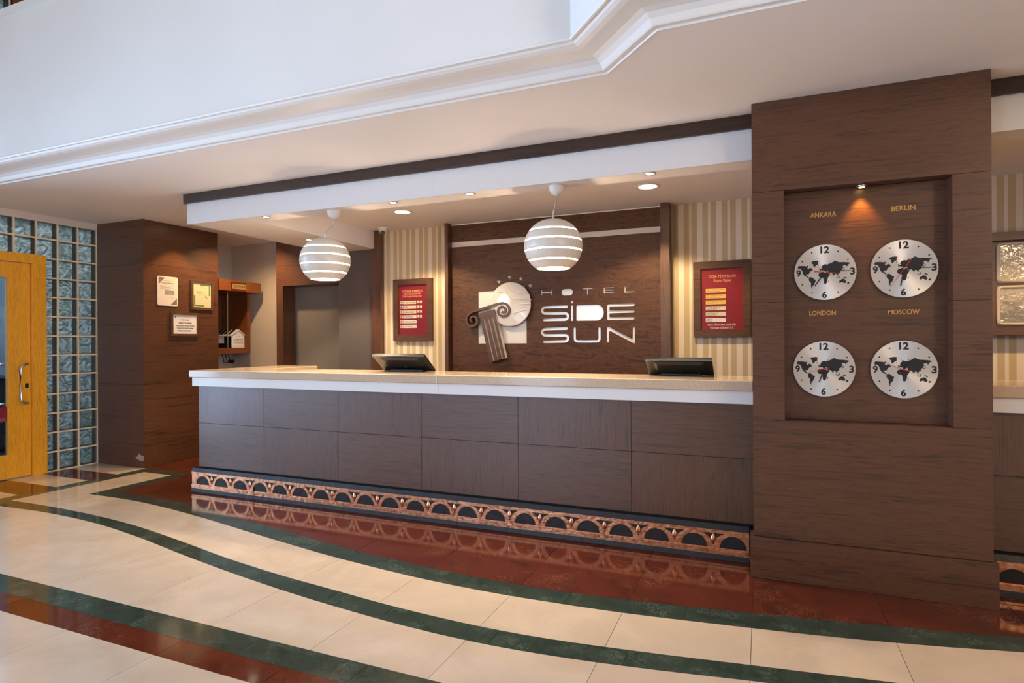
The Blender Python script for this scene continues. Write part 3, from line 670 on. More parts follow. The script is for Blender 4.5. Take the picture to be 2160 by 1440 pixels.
def clock(city, px, py, hands, second):
    c = at_y(px, py, NY - .02); R = .150; cx, cz = c.x, c.z
    t = thing('wall_clock', (cx, NY, cz), 'round brushed metal world map clock under the name ' + city, 'clock', 'world clocks in the pillar niche')
    fn = onY(NY); y0 = .014; y1 = .018
    m = MB(); rim = circle(0, 0, R, 64)
    n = 64; vs = [(cx + u, NY - y0, cz + v) for u, v in rim] + [(cx + u * .993, NY - y1, cz + v * .993) for u, v in rim]
    m.add(vs, [tuple(range(n, 2 * n)), tuple(reversed(range(n)))] + [(i, (i + 1) % n, n + (i + 1) % n, n + i) for i in range(n)])
    di = m.build('dial', dial_m, t)
    MB().prism(circle(cx, cz, .05, 24), fn, 0, y0).build('movement', black_p, t)
    f2 = lambda u, v, d: Vector((cx + u * R, NY - y1 - d, cz + v * R))
    mp = MB()
    for poly in MAPS: mp.prism(ccw([nm(*q) for q in poly]), f2, 0, .0006)
    mp.build('world_map', ink, t)
    for s_, (a, b, c_, d_) in {'12': (690, 890, 272, 118), '3': (1335, 1440, 730, 578), '6': (715, 822, 1220, 1070), '9': (135, 240, 767, 613)}.items():
        x0, z0 = nm(a, c_); x1, z1 = nm(b, d_)
        if s_ in '126': k = (x0 + x1) / 2 - (.0 if s_ == '6' else .01); hw = (x1 - x0) / 2; x0, x1 = k - hw, k + hw
        text_into(MB(), s_, (x0, x1, z0, z1), f2, .0006, .035).build('numeral', ink, t)
    for h in (1, 2, 4, 5, 7, 8, 10, 11):
        a = math.radians(90 - 30 * h); MB().prism(circle(.84 * math.cos(a), .84 * math.sin(a), .027, 12), f2, 0, .0006).build('hour_dot', ink, t)
    def hand(nme, ang, l, tail, w0, w1, d, m_):
        a = math.radians(90 - ang); p = [(-tail * math.cos(a), -tail * math.sin(a)), (0, 0), (l * math.cos(a), l * math.sin(a))]
        MB().prism(ccw(stroke(p, [w0, w0, w1], False)), f2, d, d + .0012).build(nme, m_, t)
    (ha, hl), (ma, ml) = hands
    hand('hour_hand', ha, hl, .1, .04, .032, .003, ink); hand('minute_hand', ma, ml, .1, .03, .018, .0055, ink)
    sa, sl, stl = second
    hand('second_hand', sa, sl, 0, .02, .006, .008, red_ink); hand('second_hand_tail', sa + 180, stl, 0, .02, .032, .008, red_ink)
    MB().prism(circle(0, 0, .028, 12), f2, .003, .011).build('hub', red_ink if stl < .3 else brass, t)
clock('Ankara', 1740, 574, ((214, .59), (88, .80)), (96, .72, .35))
clock('Berlin', 1907, 566, ((189.5, .60), (90, .82)), (213, .72, .36))
clock('London', 1738, 778, ((198, .50), (77, .32)), (256, .50, .17))
clock('Moscow', 1907, 779, ((354, .32), (35, .45)), (290, .50, .17))
# niche spot
def spot(name, loc, tgt, power, col, ang, blend, radius, parent=None):
    l = bpy.data.lights.new(name, 'SPOT'); l.energy = power; l.color = col; l.spot_size = math.radians(ang); l.spot_blend = blend; l.shadow_soft_size = radius
    o = bpy.data.objects.new(name, l); C.objects.link(o); o.rotation_euler = (Vector(tgt) - Vector(loc)).to_track_quat('-Z', 'Y').to_euler()
    o.location = loc
    if parent: o.parent = parent; o.location = Vector(loc) - W[parent.name]
    return o
sx = at_y(1817, 393, 3.60).x
sp_ = thing('niche_spotlight', (sx, 3.595, NZ1), 'small chrome spotlight glowing amber under the top of the clock niche', 'spotlight')
MB().lathe([(.0, -.012), (.018, -.012), (.024, -.008), (.024, 0), (0, 0)], (sx, 3.595, NZ1), 20).build('housing', steel, sp_, True)
MB().lathe([(0, -.0135), (.014, -.0135), (.014, -.0125), (0, -.0125)], (sx, 3.595, NZ1), 16).build('lens', amb_m, sp_)
spot('lamp_light', (sx, 3.594, NZ1 - .022), (sx, 3.625, 1.5), 11, (1, .47, .08), 78, .75, .012, sp_)

# ================================================================== logo signboard
YS = 5.575
bx0, bx1 = at_y(953, 784, YS).x, at_y(1397, 784, YS).x
px0, px1 = at_y(940, 600, 5.52).x, at_y(1413, 600, 5.52).x
sg = thing('logo_signboard', ((bx0 + bx1) / 2, YB, .3), 'large dark wood signboard with cut-out white hotel name and column emblem', 'signboard')
def e7(u, v, Y=YS): p = at_y(970 + u / 7.2, 570 + v / 7.2, Y); return (p.x, p.z)
def l9(u, v): p = at_y(1130 + u / 9.818, 590 + v / 9.818, YS); return (p.x, p.z)
holes = []
def hole(pts, f=l9): holes.append([f(*q) for q in pts])
def rrect(x0, x1, y0, y1, r, n=5):
    return arc(x1 - r, y1 - r, r, 0, 90, n) + arc(x0 + r, y1 - r, r, 90, 180, n) + arc(x0 + r, y0 + r, r, 180, 270, n) + arc(x1 - r, y0 + r, r, 270, 360, n)
hole([(112,210),(134,210),(134,250),(315,243),(315,200),(335,200),(335,312),(315,312),(315,275),(134,282),(134,322),(112,322)])
hole([(x, y - .03 * (x - 648)) for x, y in rrect(528, 768, 187, 323, 66)])
hole([(970,172),(1178,166),(1178,186),(1084,190),(1084,300),(1060,300),(1060,190),(970,194)])
hole([(1405,158),(1618,148),(1618,167),(1432,176),(1432,205),(1612,202),(1612,220),(1432,225),(1432,257),(1618,253),(1618,273),(1405,277)])
hole([(1835,140),(1860,140),(1860,238),(2063,235),(2063,253),(1835,264)])
def ess(dv):
    # the letter as one bent bar
    p = [(638, 557 + dv), (400, 562 + dv)] + [(x, y + dv) for x, y in arc(196, 632, 66, 270, 90, 10, 63)] + [(400, 697 + dv)] + [(x, y + dv) for x, y in arc(604, 757, 62, 270, 450, 10, 63)] + [(400, 825 + dv), (172, 830 + dv)]
    return stroke(p, 54)
hole(ess(0)); hole(ess(452))
hole(stroke([(750, 552), (750, 690), (750, 828)], 48)); hole(circle(750, 460, 27, 16))
hole([(838,545),(850,524)] + [(u, v) for u, v in arc(1270, 676, 140, -90, 90, 14, 164)] + [(855,846),(838,835)])
hole([(1476,545),(1482,515),(1502,502),(2025,486),(2046,498),(2050,513),(2044,530),(2025,540),(1545,553),(1527,566),(1527,622),(1545,636),(2020,627),(2040,638),(2046,654),(2040,670),(2020,680),(1545,692),(1527,705),(1527,762),(1542,775),(2025,767),(2044,778),(2050,794),(2044,810),(2025,820),(1502,832),(1480,822),(1476,805)])
hole(stroke([(805, 1010), (806, 1120)] + arc(864, 1216, 57, 180, 90, 6) + [(1060, 1274)] + arc(1263, 1214, 57, 90, 0, 6) + [(1319, 1120), (1319, 1008)], 50))
hole([(1470,1000),(1478,976),(1496,970),(1530,982),(1980,1216),(2000,1216),(2004,1198),(2004,990),(2012,970),(2030,964),(2048,976),(2052,995),(2054,1298),(2046,1312),(2028,1312),(1555,1066),(1532,1062),(1519,1078),(1517,1275),(1508,1294),(1494,1297),(1476,1290),(1470,1270)])
for (u, v) in ((588, 174), (750, 106), (922, 130), (1066, 232)):
    c = e7(u, v); st = []
    for k in range(10):
        r = .0265 if k % 2 == 0 else .0115; a = math.radians(90 + 36 * k); st.append((c[0] + r * math.cos(a), c[1] + r * math.sin(a)))
    holes.append(st)
sq0 = e7(274, 322); sq1 = e7(1016, 1108)
holes.append([(sq0[0], sq1[1]), (sq1[0], sq1[1]), (sq1[0], sq0[1]), (sq0[0], sq0[1])])
ztop = 2.53
vs, fs = filled([[(bx0, .3), (bx1, .3), (bx1, 2.30), (bx0, 2.30)]] + holes, .008)
MB().add([Vector((v.x, YS + .004 - v.z, v.y)) for v in vs], fs).build('board', wood_board, sg)
MB().box(bx0, bx1, YS + .0085, YS + .03, .3, 2.30).build('acrylic_backing', acrylic, sg)
MB().box(bx0, bx1, YS, YS + .02, 2.352, ztop).build('top_board', wood_board, sg)
MB().box(bx0 + .004, bx1 - .004, YS + .002, YS + .03, 2.300, 2.352).build('steel_strip', mat('pale_steel_strip', (.72, .68, .66), .25, metal=.5), sg)
MB().box(px0, bx0, 5.50, YB, .3, 2.545).build('post', wood_v, sg); MB().box(bx1, px1, 5.50, YB, .3, 2.545).build('post', wood_v, sg)
MB().box(bx0, bx1, YS, YS + .03, ztop, ztop + .012).build('ceiling_bead', cornice_m, sg)
# emblem on the board
cd_ = e7(783, 518); Rd = .2245
dm = MB(); n = 64; ri = circle(cd_[0], cd_[1], Rd, n)
vs = [(u, YS, v) for u, v in ri] + [(u, YS - .030, v) for u, v in ri] + [(cd_[0] + (u - cd_[0]) * .97, YS - .036, cd_[1] + (v - cd_[1]) * .97) for u, v in ri] + [(cd_[0] + (u - cd_[0]) * .6, YS - .046, cd_[1] + (v - cd_[1]) * .6) for u, v in ri] + [(cd_[0], YS - .049, cd_[1])]
fs = [(i, (i + 1) % n, n + (i + 1) % n, n + i) for i in range(n)]; ms = [1] * n
for lv in (1, 2): fs += [(lv * n + i, lv * n + (i + 1) % n, (lv + 1) * n + (i + 1) % n, (lv + 1) * n + i) for i in range(n)]; ms += [0] * n
fs += [(3 * n + i, 3 * n + (i + 1) % n, 4 * n) for i in range(n)]; ms += [0] * n
dm.v = [Vector(v) for v in vs]; dm.f = fs; dm.m = ms
dsc = dm.build('emblem_disc', [acrylic, wood_plain], sg)
def flat(u, v, d): return Vector((u, YS - .030 - d, v))
def disc_d(u, v):
    r = math.hypot(u - cd_[0], v - cd_[1]) / Rd
    return .006 + .010 * (1 - max(0, (r - .6) / .37)) if r > .6 else .016 + .003 * (1 - r / .6)
wave = mat('bright_wave_line', (.90, .90, .88), .2)  # paler colour stands in for the reflection along the disc's wavy lines
for pts in ([(560,330),(620,330),(680,318),(720,345),(760,405),(820,440),(890,445),(960,437),(1080,448)], [(690,222),(730,240),(790,310),(850,345),(920,348),(980,345),(1055,368)], [(745,195),(800,235),(870,265),(930,262),(975,248)], [(918,515),(1000,512),(1072,507)], [(810,655),(900,625),(1020,598)]):
    q = [e7(u, v, YS - .045) for u, v in pts]; q2 = []
    for i in range(len(q) - 1): q2 += [(q[i][0] + (q[i + 1][0] - q[i][0]) * k / 3, q[i][1] + (q[i + 1][1] - q[i][1]) * k / 3) for k in range(3)]
    q2.append(q[-1])
    MB().tube([flat(u, v, disc_d(u, v)) for u, v in q2], .005, 6).build('wave_line', wave, dsc)
em = thing  # (names below are parts of the signboard)
YE_ = YS - .055
def raised(name, poly, m, d=.022, side=None):
    q = ccw([e7(u, v, YE_) for u, v in poly])
    mb = MB(); mb.prism(q, onY(YE_ + d), 0, d, 0, 1 if side else None)
    return mb.build(name, [m, side] if side else m, sg)
raised('column_capital', [(285,660),(522,592),(541,662),(305,722)], wood_plain, .055)
for a in ([(305,722),(350,709),(512,1383),(458,1396)], [(372,704),(415,692),(582,1364),(524,1380)], [(437,687),(478,676),(643,1348),(590,1362)], [(502,670),(541,660),(692,1334),(658,1344)]):
    raised('column_flute', a, wood_plain, .055, acrylic)
def crv(pts, k=4):
    out = []
    for i in range(len(pts) - 1):
        p0, p1, p2, p3 = pts[max(i - 1, 0)], pts[i], pts[i + 1], pts[min(i + 2, len(pts) - 1)]
        for j in range(k):
            t = j / k; out.append(tuple(.5 * ((2 * p1[c]) + (-p0[c] + p2[c]) * t + (2 * p0[c] - 5 * p1[c] + 4 * p2[c] - p3[c]) * t * t + (-p0[c] + 3 * p1[c] - 3 * p2[c] + p3[c]) * t ** 3) for c in (0, 1)))
    return out + [pts[-1]]
def ribbon(name, pts, ws, m, d):
    q = [e7(u, v, YE_) for u, v in crv(pts)]; n = len(q); ww = [(ws[0] + (ws[1] - ws[0]) * i / (n - 1)) / 7.2 / 208 for i in range(n)]
    vs = []; mb = MB()
    for i in range(n):
        a = Vector(q[max(i - 1, 0)]); b = Vector(q[min(i + 1, n - 1)]); t = (b - a).normalized(); nn = Vector((-t.y, t.x)) * ww[i] / 2; p = Vector(q[i])
        for s_ in (1, -1):
            for dd in (d, 0): vs.append((p.x + s_ * nn.x, YE_ + dd, p.y + s_ * nn.y))
    fs = []
    for i in range(n - 1):
        o = 4 * i
        fs += [(o + 1, o + 3, o + 7, o + 5), (o, o + 1, o + 5, o + 4), (o + 3, o + 2, o + 6, o + 7)]
    mb.add(vs, fs); return mb.build(name, m, sg)
ribbon('volute', [(276,602),(460,545),(610,503),(660,498),(712,520),(745,570),(748,630),(720,680),(660,698),(605,680),(578,635),(590,580),(635,552),(680,570),(692,615),(665,642),(630,628)], (36, 38), wood_plain, .05)
ribbon('volute', [(276,602),(200,625),(140,660),(105,710),(100,770),(130,830),(185,848),(240,820),(258,765),(240,715),(195,700),(158,730),(165,775),(190,770)], (36, 30), wood_plain, .05)

# ================================================================== framed boards on the wallpaper
def framed(name, label, px, Yf, fw, card):
    # px: outer corners (x0, y0, x1, y1) at the left and right ends of the face
    p0 = at_y(px[0], px[1], Yf); p1 = at_y(px[2], px[3], Yf)
    x0, x1, z0, z1 = p0.x, p1.x, p1.z, p0.z
    t = thing(name, ((x0 + x1) / 2, YB, z0), label, 'notice board')
    d = YB - Yf; fn = onY(YB)
    for poly in ([(x0, z0), (x1, z0), (x1 - fw, z0 + fw), (x0 + fw, z0 + fw)], [(x1, z0), (x1, z1), (x1 - fw, z1 - fw), (x1 - fw, z0 + fw)], [(x1, z1), (x0, z1), (x0 + fw, z1 - fw), (x1 - fw, z1 - fw)], [(x0, z1), (x0, z0), (x0 + fw, z0 + fw), (x0 + fw, z1 - fw)]):
        MB().prism(ccw(poly), fn, .001, d).build('frame', wood_plain, t)
    MB().prism(ccw([(x0 + fw, z0 + fw), (x1 - fw, z0 + fw), (x1 - fw, z1 - fw), (x0 + fw, z1 - fw)]), fn, .001, d - .022).build('card', card, t)
    return t, (x0, x1, z0, z1), onY(YB - d + .022)
t, (x0, x1, z0, z1), fn = framed('exchange_rate_board', 'dark framed maroon exchange rate board on the wallpaper beside the pilaster', (829, 590, 911, 718), 5.60, .062, maroon)
def bl(u, v):   # position in the crop of the left board -> on the card
    p = at_y(820 + u / 9.6, 575 + v / 9.6, 5.622); return p.x, p.z
def line(parent, s_, u0, u1, v0, v1, f, m, fn, bold=0, name='lettering', d=.0008):
    a = f(u0, (v0 + v1) / 2); b = f(u1, (v0 + v1) / 2); h = abs(f(u0, v0)[1] - f(u0, v1)[1]); zc_ = (a[1] + b[1]) / 2
    return text_into(MB(), s_, (a[0], b[0], zc_ - h / 2, zc_ + h / 2), fn, d, bold).build(name, m, parent)
def plate(parent, u0, u1, v0, v1, f, m, fn, name, d=.002):
    a = f(u0, (v0 + v1) / 2); b = f(u1, (v0 + v1) / 2); h = abs(f(u0, v0)[1] - f(u0, v1)[1]); zc_ = (a[1] + b[1]) / 2
    return MB().prism([(a[0], zc_ - h / 2), (b[0], zc_ - h / 2), (b[0], zc_ + h / 2), (a[0], zc_ + h / 2)], fn, 0, d).build(name, m, parent)
line(t, 'GÜNLÜK KAMBİYO', 272, 680, 337, 390, bl, peach_t, fn, .01); line(t, 'DÖVİZ KURLARI', 303, 645, 390, 440, bl, peach_t, fn, .01)
line(t, 'Daily Foreign Exchange Rates', 285, 668, 455, 505, bl, peach_t, fn)
shift = lambda dz: (lambda u, v, d: fn(u, v, d + dz))
rows = ['1 AMERİKAN DOLARI', '1 EURO', '1 İNGİLİZ STERLİNİ', '1 İSVİÇRE FRANGI', '1 DANİMARKA KRONU', '1 İSVEÇ KRONU']
wid = [525, 385, 512, 500, 542, 480]
flags = [purple_i, blue_i, red_ink, red_ink, red_ink, brass]
for k, s_ in enumerate(rows):
    v = 602 + k * 97
    pl_ = plate(t, 296, 556 + k * 2, v - 32, v + 32, bl, silver_l if k < 3 else paper, fn, 'rate_strip')
    line(pl_, s_, 305, wid[k], v - 16, v + 16, bl, ink, shift(.002))
    fl = plate(t, 232, 290, v - 28, v + 30, bl, cream_p, fn, 'flag_tile'); plate(fl, 244, 278, v - 16, v + 18, bl, flags[k], shift(.002), 'flag_print', .0006)
    if k < 4:
        for u in (580, 632): plate(t, u, u + 38, v - 38, v + 14, bl, silver_l, fn, 'digit_tile')
t, (x0, x1, z0, z1), fn = framed('room_rate_board', 'dark framed red room rate board on the wallpaper beside the clock pillar', (1462, 553, 1583, 710), 5.60, .062, mat('red_card', (.23, .010, .016), .35))
def br(u, v): p = at_y(1450 + u / 8, 540 + v / 8, 5.622); return p.x, p.z
shift = lambda dz: (lambda u, v, d: fn(u, v, d + dz))
line(t, 'ODA FİYATLARI', 360, 812, 300, 360, br, peach_t, fn, .012); line(t, 'Room Rates', 445, 735, 383, 432, br, peach_t, fn, .012)
rows = [('BİR KİŞİLİK ODA', 'Single Room'), ('İKİ KİŞİLİK ODA', 'Double Room'), ('ÜÇ KİŞİLİK ODA', 'Triple Room'), ('İLAVE YATAK', 'Extra Bed'), ('KAHVALTI', 'Breakfast'), ('MENÜ', 'Menu')]
w1 = [(620, 545), (608, 555), (608, 530), (555, 497), (505, 497), (425, 412)]
gold_l = mat('gold_label', (.78, .50, .13), .35)
strip_cols = [gold_l, gold_l, gold_l, silver_l, silver_l, paper]
for k, (a, b) in enumerate(rows):
    v = 580 + k * 99.5
    pl_ = plate(t, 310, 648, v - 33, v + 33, br, strip_cols[k], fn, 'rate_strip')
    line(pl_, a, 322, w1[k][0], v - 26, v - 4, br, ink, shift(.002)); line(pl_, b, 322, w1[k][1], v + 2, v + 24, br, ink, shift(.002))
line(t, 'K.D.V. FİYATLARA DAHİLDİR', 345, 820, 1130, 1172, br, paper, fn, .015); line(t, 'Prices are included V.A.T.', 388, 785, 1190, 1222, br, paper, fn, .008)

# ================================================================== certificates on the cupboard side
XS = -5.96
def cs(u, v): p = at_x(320 + u / 9.6, 570 + v / 9.6, XS + .012); return p.y, p.z
fs_ = onX(XS)
def side_rect(u0, v0, u1, v1):
    a = cs(u0, v0); b = cs(u1, v1); return a[0], b[0], b[1], a[1]
def lineS(parent, s_, u0, u1, v0, v1, m, d, bold=0):
    a = cs(u0, (v0 + v1) / 2); b = cs(u1, (v0 + v1) / 2); h = abs(cs(u0, v0)[1] - cs(u0, v1)[1]); zc_ = (a[1] + b[1]) / 2
    text_into(MB(), s_, (a[0], b[0], zc_ - h / 2, zc_ + h / 2), lambda u, v, q: fs_(u, v, q + d), .0008, bold).build('lettering', m, parent)
def side_frame(name, label, u0, v0, u1, v1, fw, d, pap):
    y0, y1, z0, z1 = side_rect(u0, v0, u1, v1); t = thing(name, (XS, (y0 + y1) / 2, z0), label, 'framed notice')
    for poly in ([(y0, z0), (y1, z0), (y1 - fw, z0 + fw), (y0 + fw, z0 + fw)], [(y1, z0), (y1, z1), (y1 - fw, z1 - fw), (y1 - fw, z0 + fw)], [(y1, z1), (y0, z1), (y0 + fw, z1 - fw), (y1 - fw, z1 - fw)], [(y0, z1), (y0, z0), (y0 + fw, z0 + fw), (y0 + fw, z1 - fw)]):
        MB().prism(ccw(poly), fs_, .001, d).build('frame', wood_plain, t)
    MB().prism([(y0 + fw, z0 + fw), (y1 - fw, z0 + fw), (y1 - fw, z1 - fw), (y0 + fw, z1 - fw)], fs_, .001, d - .012).build('paper', pap, t)
    return t, (y0 + fw, y1 - fw, z0 + fw, z1 - fw)
y0, y1, z0, z1 = side_rect(120, 105, 533, 728)
t = thing('certificate_plaque', (XS, (y0 + y1) / 2, z0), 'unframed cream certificate plaque with purple corners on the dark cupboard side', 'certificate')
MB().prism(rrect(y0, y1, z0, z1, .02), fs_, .001, .010).build('plaque', mat('plaque_edge', (.80, .72, .58), .3), t)
MB().prism(rrect(y0 + .009, y1 - .009, z0 + .009, z1 - .009, .012), fs_, .010, .0106).build('print', cream_p, t)
a = .075
MB().prism([(y0 + .012, z1 - .012), (y0 + .012, z1 - .012 - a), (y0 + .012 + a, z1 - .012)], fs_, .0106, .0112).build('corner_print', purple_i, t)
MB().prism([(y1 - .012, z0 + .012), (y1 - .012, z0 + .012 + a), (y1 - .012 - a, z0 + .012)], fs_, .0106, .0112).build('corner_print', purple_i, t)
lineS(t, 'TURİZM İŞLETMESİ BELGESİ', 195, 452, 245, 275, purple_i, .0106, .006)
tx = MB()
for k in range(7):
    p = cs(265, 420 + k * 13); q = cs(462, 420 + k * 13); tx.prism([(p[0], q[1] - .003), (q[0], q[1] - .003), (q[0], q[1] + .0015), (p[0], q[1] + .0015)], fs_, .0106, .0112)
for ua, ub, va in ((235, 412, 225), (175, 420, 325), (175, 380, 345), (175, 420, 365), (175, 380, 385)):
    p = cs(ua, va); q = cs(ub, va); tx.prism([(p[0], q[1] - .002), (q[0], q[1] - .002), (q[0], q[1] + .001), (p[0], q[1] + .001)], fs_, .0106, .0112)
tx.build('small_print', grey_i, t)
MB().tube([fs_(*cs(u, v), .011) for u, v in ((390, 560), (415, 540), (430, 580), (400, 590), (450, 570))], .0015, 5).build('signature', purple_i, t)
t, (y0, y1, z0, z1) = side_frame('framed_certificate', 'framed pale green certificate on the dark cupboard side', 788, 190, 1243, 815, .028, .024, green_p)
a = .010
k0 = z1 - z0
for pg_ in ([(y1 - .03, z1 - .028), (y1 - .03, z0 + k0 * .5), (y1 - .012, z0 + k0 * .5), (y1 - .012, z1 - .012), (y0 + .10, z1 - .012), (y0 + .10, z1 - .028)], [(y0 + .03, z0 + .03), (y0 + .03, z0 + k0 * .5), (y0 + .012, z0 + k0 * .5), (y0 + .012, z0 + .012), (y1 - .09, z0 + .012), (y1 - .09, z0 + .03)]):
    MB().prism(ccw(pg_), fs_, .012, .0127).build('border_print', green_i, t)
MB().tube([fs_(*cs(u, v), .013) for u, v in ((1080, 545), (1095, 500), (1108, 560), (1085, 550), (1130, 570))], .0017, 5).build('signature', blue_i, t)
tx = MB()
for ua, ub, va in ((975, 1085, 332), (935, 1118, 360), (915, 1105, 428), (915, 1045, 446), (915, 1105, 464), (915, 1045, 482)):
    p = cs(ua, va); q = cs(ub, va + 6); tx.prism([(p[0], q[1] - .0016), (q[0], q[1] - .0016), (q[0], q[1] + .0012), (p[0], q[1] + .0012)], fs_, .012, .0126)
tx.build('small_print', grey_i, t)
t, (y0, y1, z0, z1) = side_frame('framed_notice', 'dark framed white notice with five text lines below the certificates', 378, 842, 955, 1335, .027, .024, paper)
for s_, a, b, c, d_, bo in (('BU İŞYERİNDE', 585, 768, 988, 1022, .006), ('TÜRKİYE İŞ KURUMU', 540, 810, 1045, 1088, .02), ('TARAFINDAN FİNANSE EDİLEN', 485, 863, 1102, 1138, .006), ('İŞBAŞI EĞİTİM PROGRAMI', 512, 838, 1153, 1190, .01), ('DÜZENLENMEKTEDİR', 540, 806, 1205, 1240, .01)):
    lineS(t, s_, a, b, c, d_, ink, .012, bo)
p = cs(478, 948); MB().prism([(p[0] - .009, p[1] + .004), (p[0] + .002, p[1] - .013), (p[0] + .009, p[1] + .016)], fs_, .012, .0127).build('logo_mark', blue_i, t)

# ================================================================== telephone shelf
ts = thing('telephone_shelf', (-6.3, 5.5, 1.17), 'cherry wood telephone shelf with a header board between cupboard and wall', 'shelf')
def nz(px, py, X): p = at_x(px, py, X); return p.y, p.z
hy1 = nz(551, 610, -5.955)[0]; hz1 = nz(551, 598, -5.955)[1]; hz0 = nz(551, 619, -5.955)[1]
MB().box(-6.6, -5.955, 5.178, min(hy1, 5.945), hz0, hz1).build('header', cherry, ts)
bX = -6.14; by1 = nz(528, 700, bX)[0]; bz0 = nz(500, 745, bX)[1]; bzi = nz(500, 733.5, bX)[1]
MB().box(-6.6, bX, by1 - .05, by1, bz0, hz0).build('side_board', cherry, ts)
MB().box(-6.6, bX, 5.18, by1 - .05, bz0, bzi).build('bottom_board', cherry, ts)
MB().box(-6.6, -6.59, 5.18, by1 - .05, bzi, hz0).build('back_board', cherry, ts)
pn = MB().box(-6.18, -6.172, nz(479.5, 680, -6.18)[0] - .004, nz(479.5, 680, -6.18)[0] + .004, bzi, hz0).build('thin_upright', steel, ts)  # thin steel upright towards the shelf front
pa, pb = nz(487, 603, -5.955), nz(517, 605, -5.955)
pq = MB().box(-5.955, -5.945, pa[0], pb[0], pa[1] - .055, pa[1] + .055).build('plaque', mat('dark_red_wood', (.09, .012, .008), .3), ts)
MB().box(-5.945, -5.942, pa[0] + .008, pb[0] - .004, pa[1] - .030, pa[1] + .030).build('name_plate', brass, pq)
text_into(MB(), 'TELEPHONE', (pa[0] + .018, pb[0] - .012, pa[1] - .016, pa[1] + .018), onX(-5.942), .001, .006).build('lettering', ink, pq)
# house shaped coffee money box, gable towards the lobby
hx = -6.19; ga = nz(489, 733, hx); gb_ = nz(515.5, 733, hx); yl, yr = ga[0], gb_[0]; zb = bzi; ze = nz(500, 707, hx)[1]; zp = nz(503, 697, hx)[1]; ym = (yl + yr) / 2
hb = thing('coffee_money_box', (-6.35, ym, zb), 'small house shaped coffee money box with a white gable on the telephone shelf', 'money box')
MB().prism([(yl, zb), (yr, zb), (yr, ze), (ym, zp), (yl, ze)], onX(hx), -.008, 0).build('gable', paper, hb)
MB().box(-6.55, hx - .008, yl + .004, yr - .004, zb, ze).build('body', black_p, hb)
rf = MB(); o = .014
rf.prism(ccw([(yl - o, ze - .012), (ym, zp + .004), (ym, zp + .014), (yl - o, ze)]), onX(hx), -.37, .012).prism(ccw([(yr + o, ze - .012), (yr + o, ze), (ym, zp + .014), (ym, zp + .004)]), onX(hx), -.37, .012)
rf = rf.build('roof', cream_p, hb)
ti = MB()
for k in range(5): ti.prism(ccw([(yl - o + .01, ze + .001), (ym - .01, zp + .010), (ym - .01, zp + .015), (yl - o + .01, ze + .006)]), onX(hx - .03 - .07 * k), -.05, 0)
ti.build('roof_tiles', black_p, rf)
for s_, f0, f1 in (('KAFFE', .50, .66), ('KASSE', .26, .42)):
    text_into(MB(), s_, (yl + .03, yr - .02, zb + (ze - zb) * (f0 + .08), zb + (ze - zb) * (f1 + .08)), onX(hx), .001, .004).build('lettering', grey_i, hb)
fc = MB()
for dy in (-.012, .012): fc.prism(circle(ym + dy, ze + .008, .004, 8), onX(hx), 0, .001)
fc.prism(ccw(stroke([(ym + .030 * math.cos(math.radians(a_)), ze + .004 + .026 * math.sin(math.radians(a_))) for a_ in range(200, 341, 20)], .004)), onX(hx), 0, .001)
fc.build('smile_print', grey_i, hb)
MB().prism([(yl - .0, zb), (yr, zb), (yr, zb + .03), (yl, zb + .03)], onX(hx), .0, .002).build('base_strip', cream_p, hb)
MB().box(-6.45, -6.33, yl - .006, yl + .004, zb + .06, zb + .17).build('coin_label', cream_p, hb)
cbl = MB()
p0 = at_x(468, 765, -6.585)
for dx, dz in ((.0, 0), (.05, .02), (.1, -.01)):
    cbl.tube([(-6.585, p0.y + dx, bz0), (-6.58, p0.y + dx + .03, bz0 - .10), (-6.575, p0.y + .02 + dx, p0.z + dz), (-6.57, p0.y + .14 + dx * .5, p0.z + .015), (-6.575, p0.y + .24, p0.z + dz)], .0045, 6)
cbl = cbl.build('cable_bundle', black_p); tag(cbl, 'thin black cables hanging under the telephone shelf', 'cable')
pg = at_x(489, 762, -6.57); MB().box(-6.595, -6.56, pg.y - .03, pg.y + .03, pg.z - .022, pg.z + .022).build('plug', black_p, cbl)

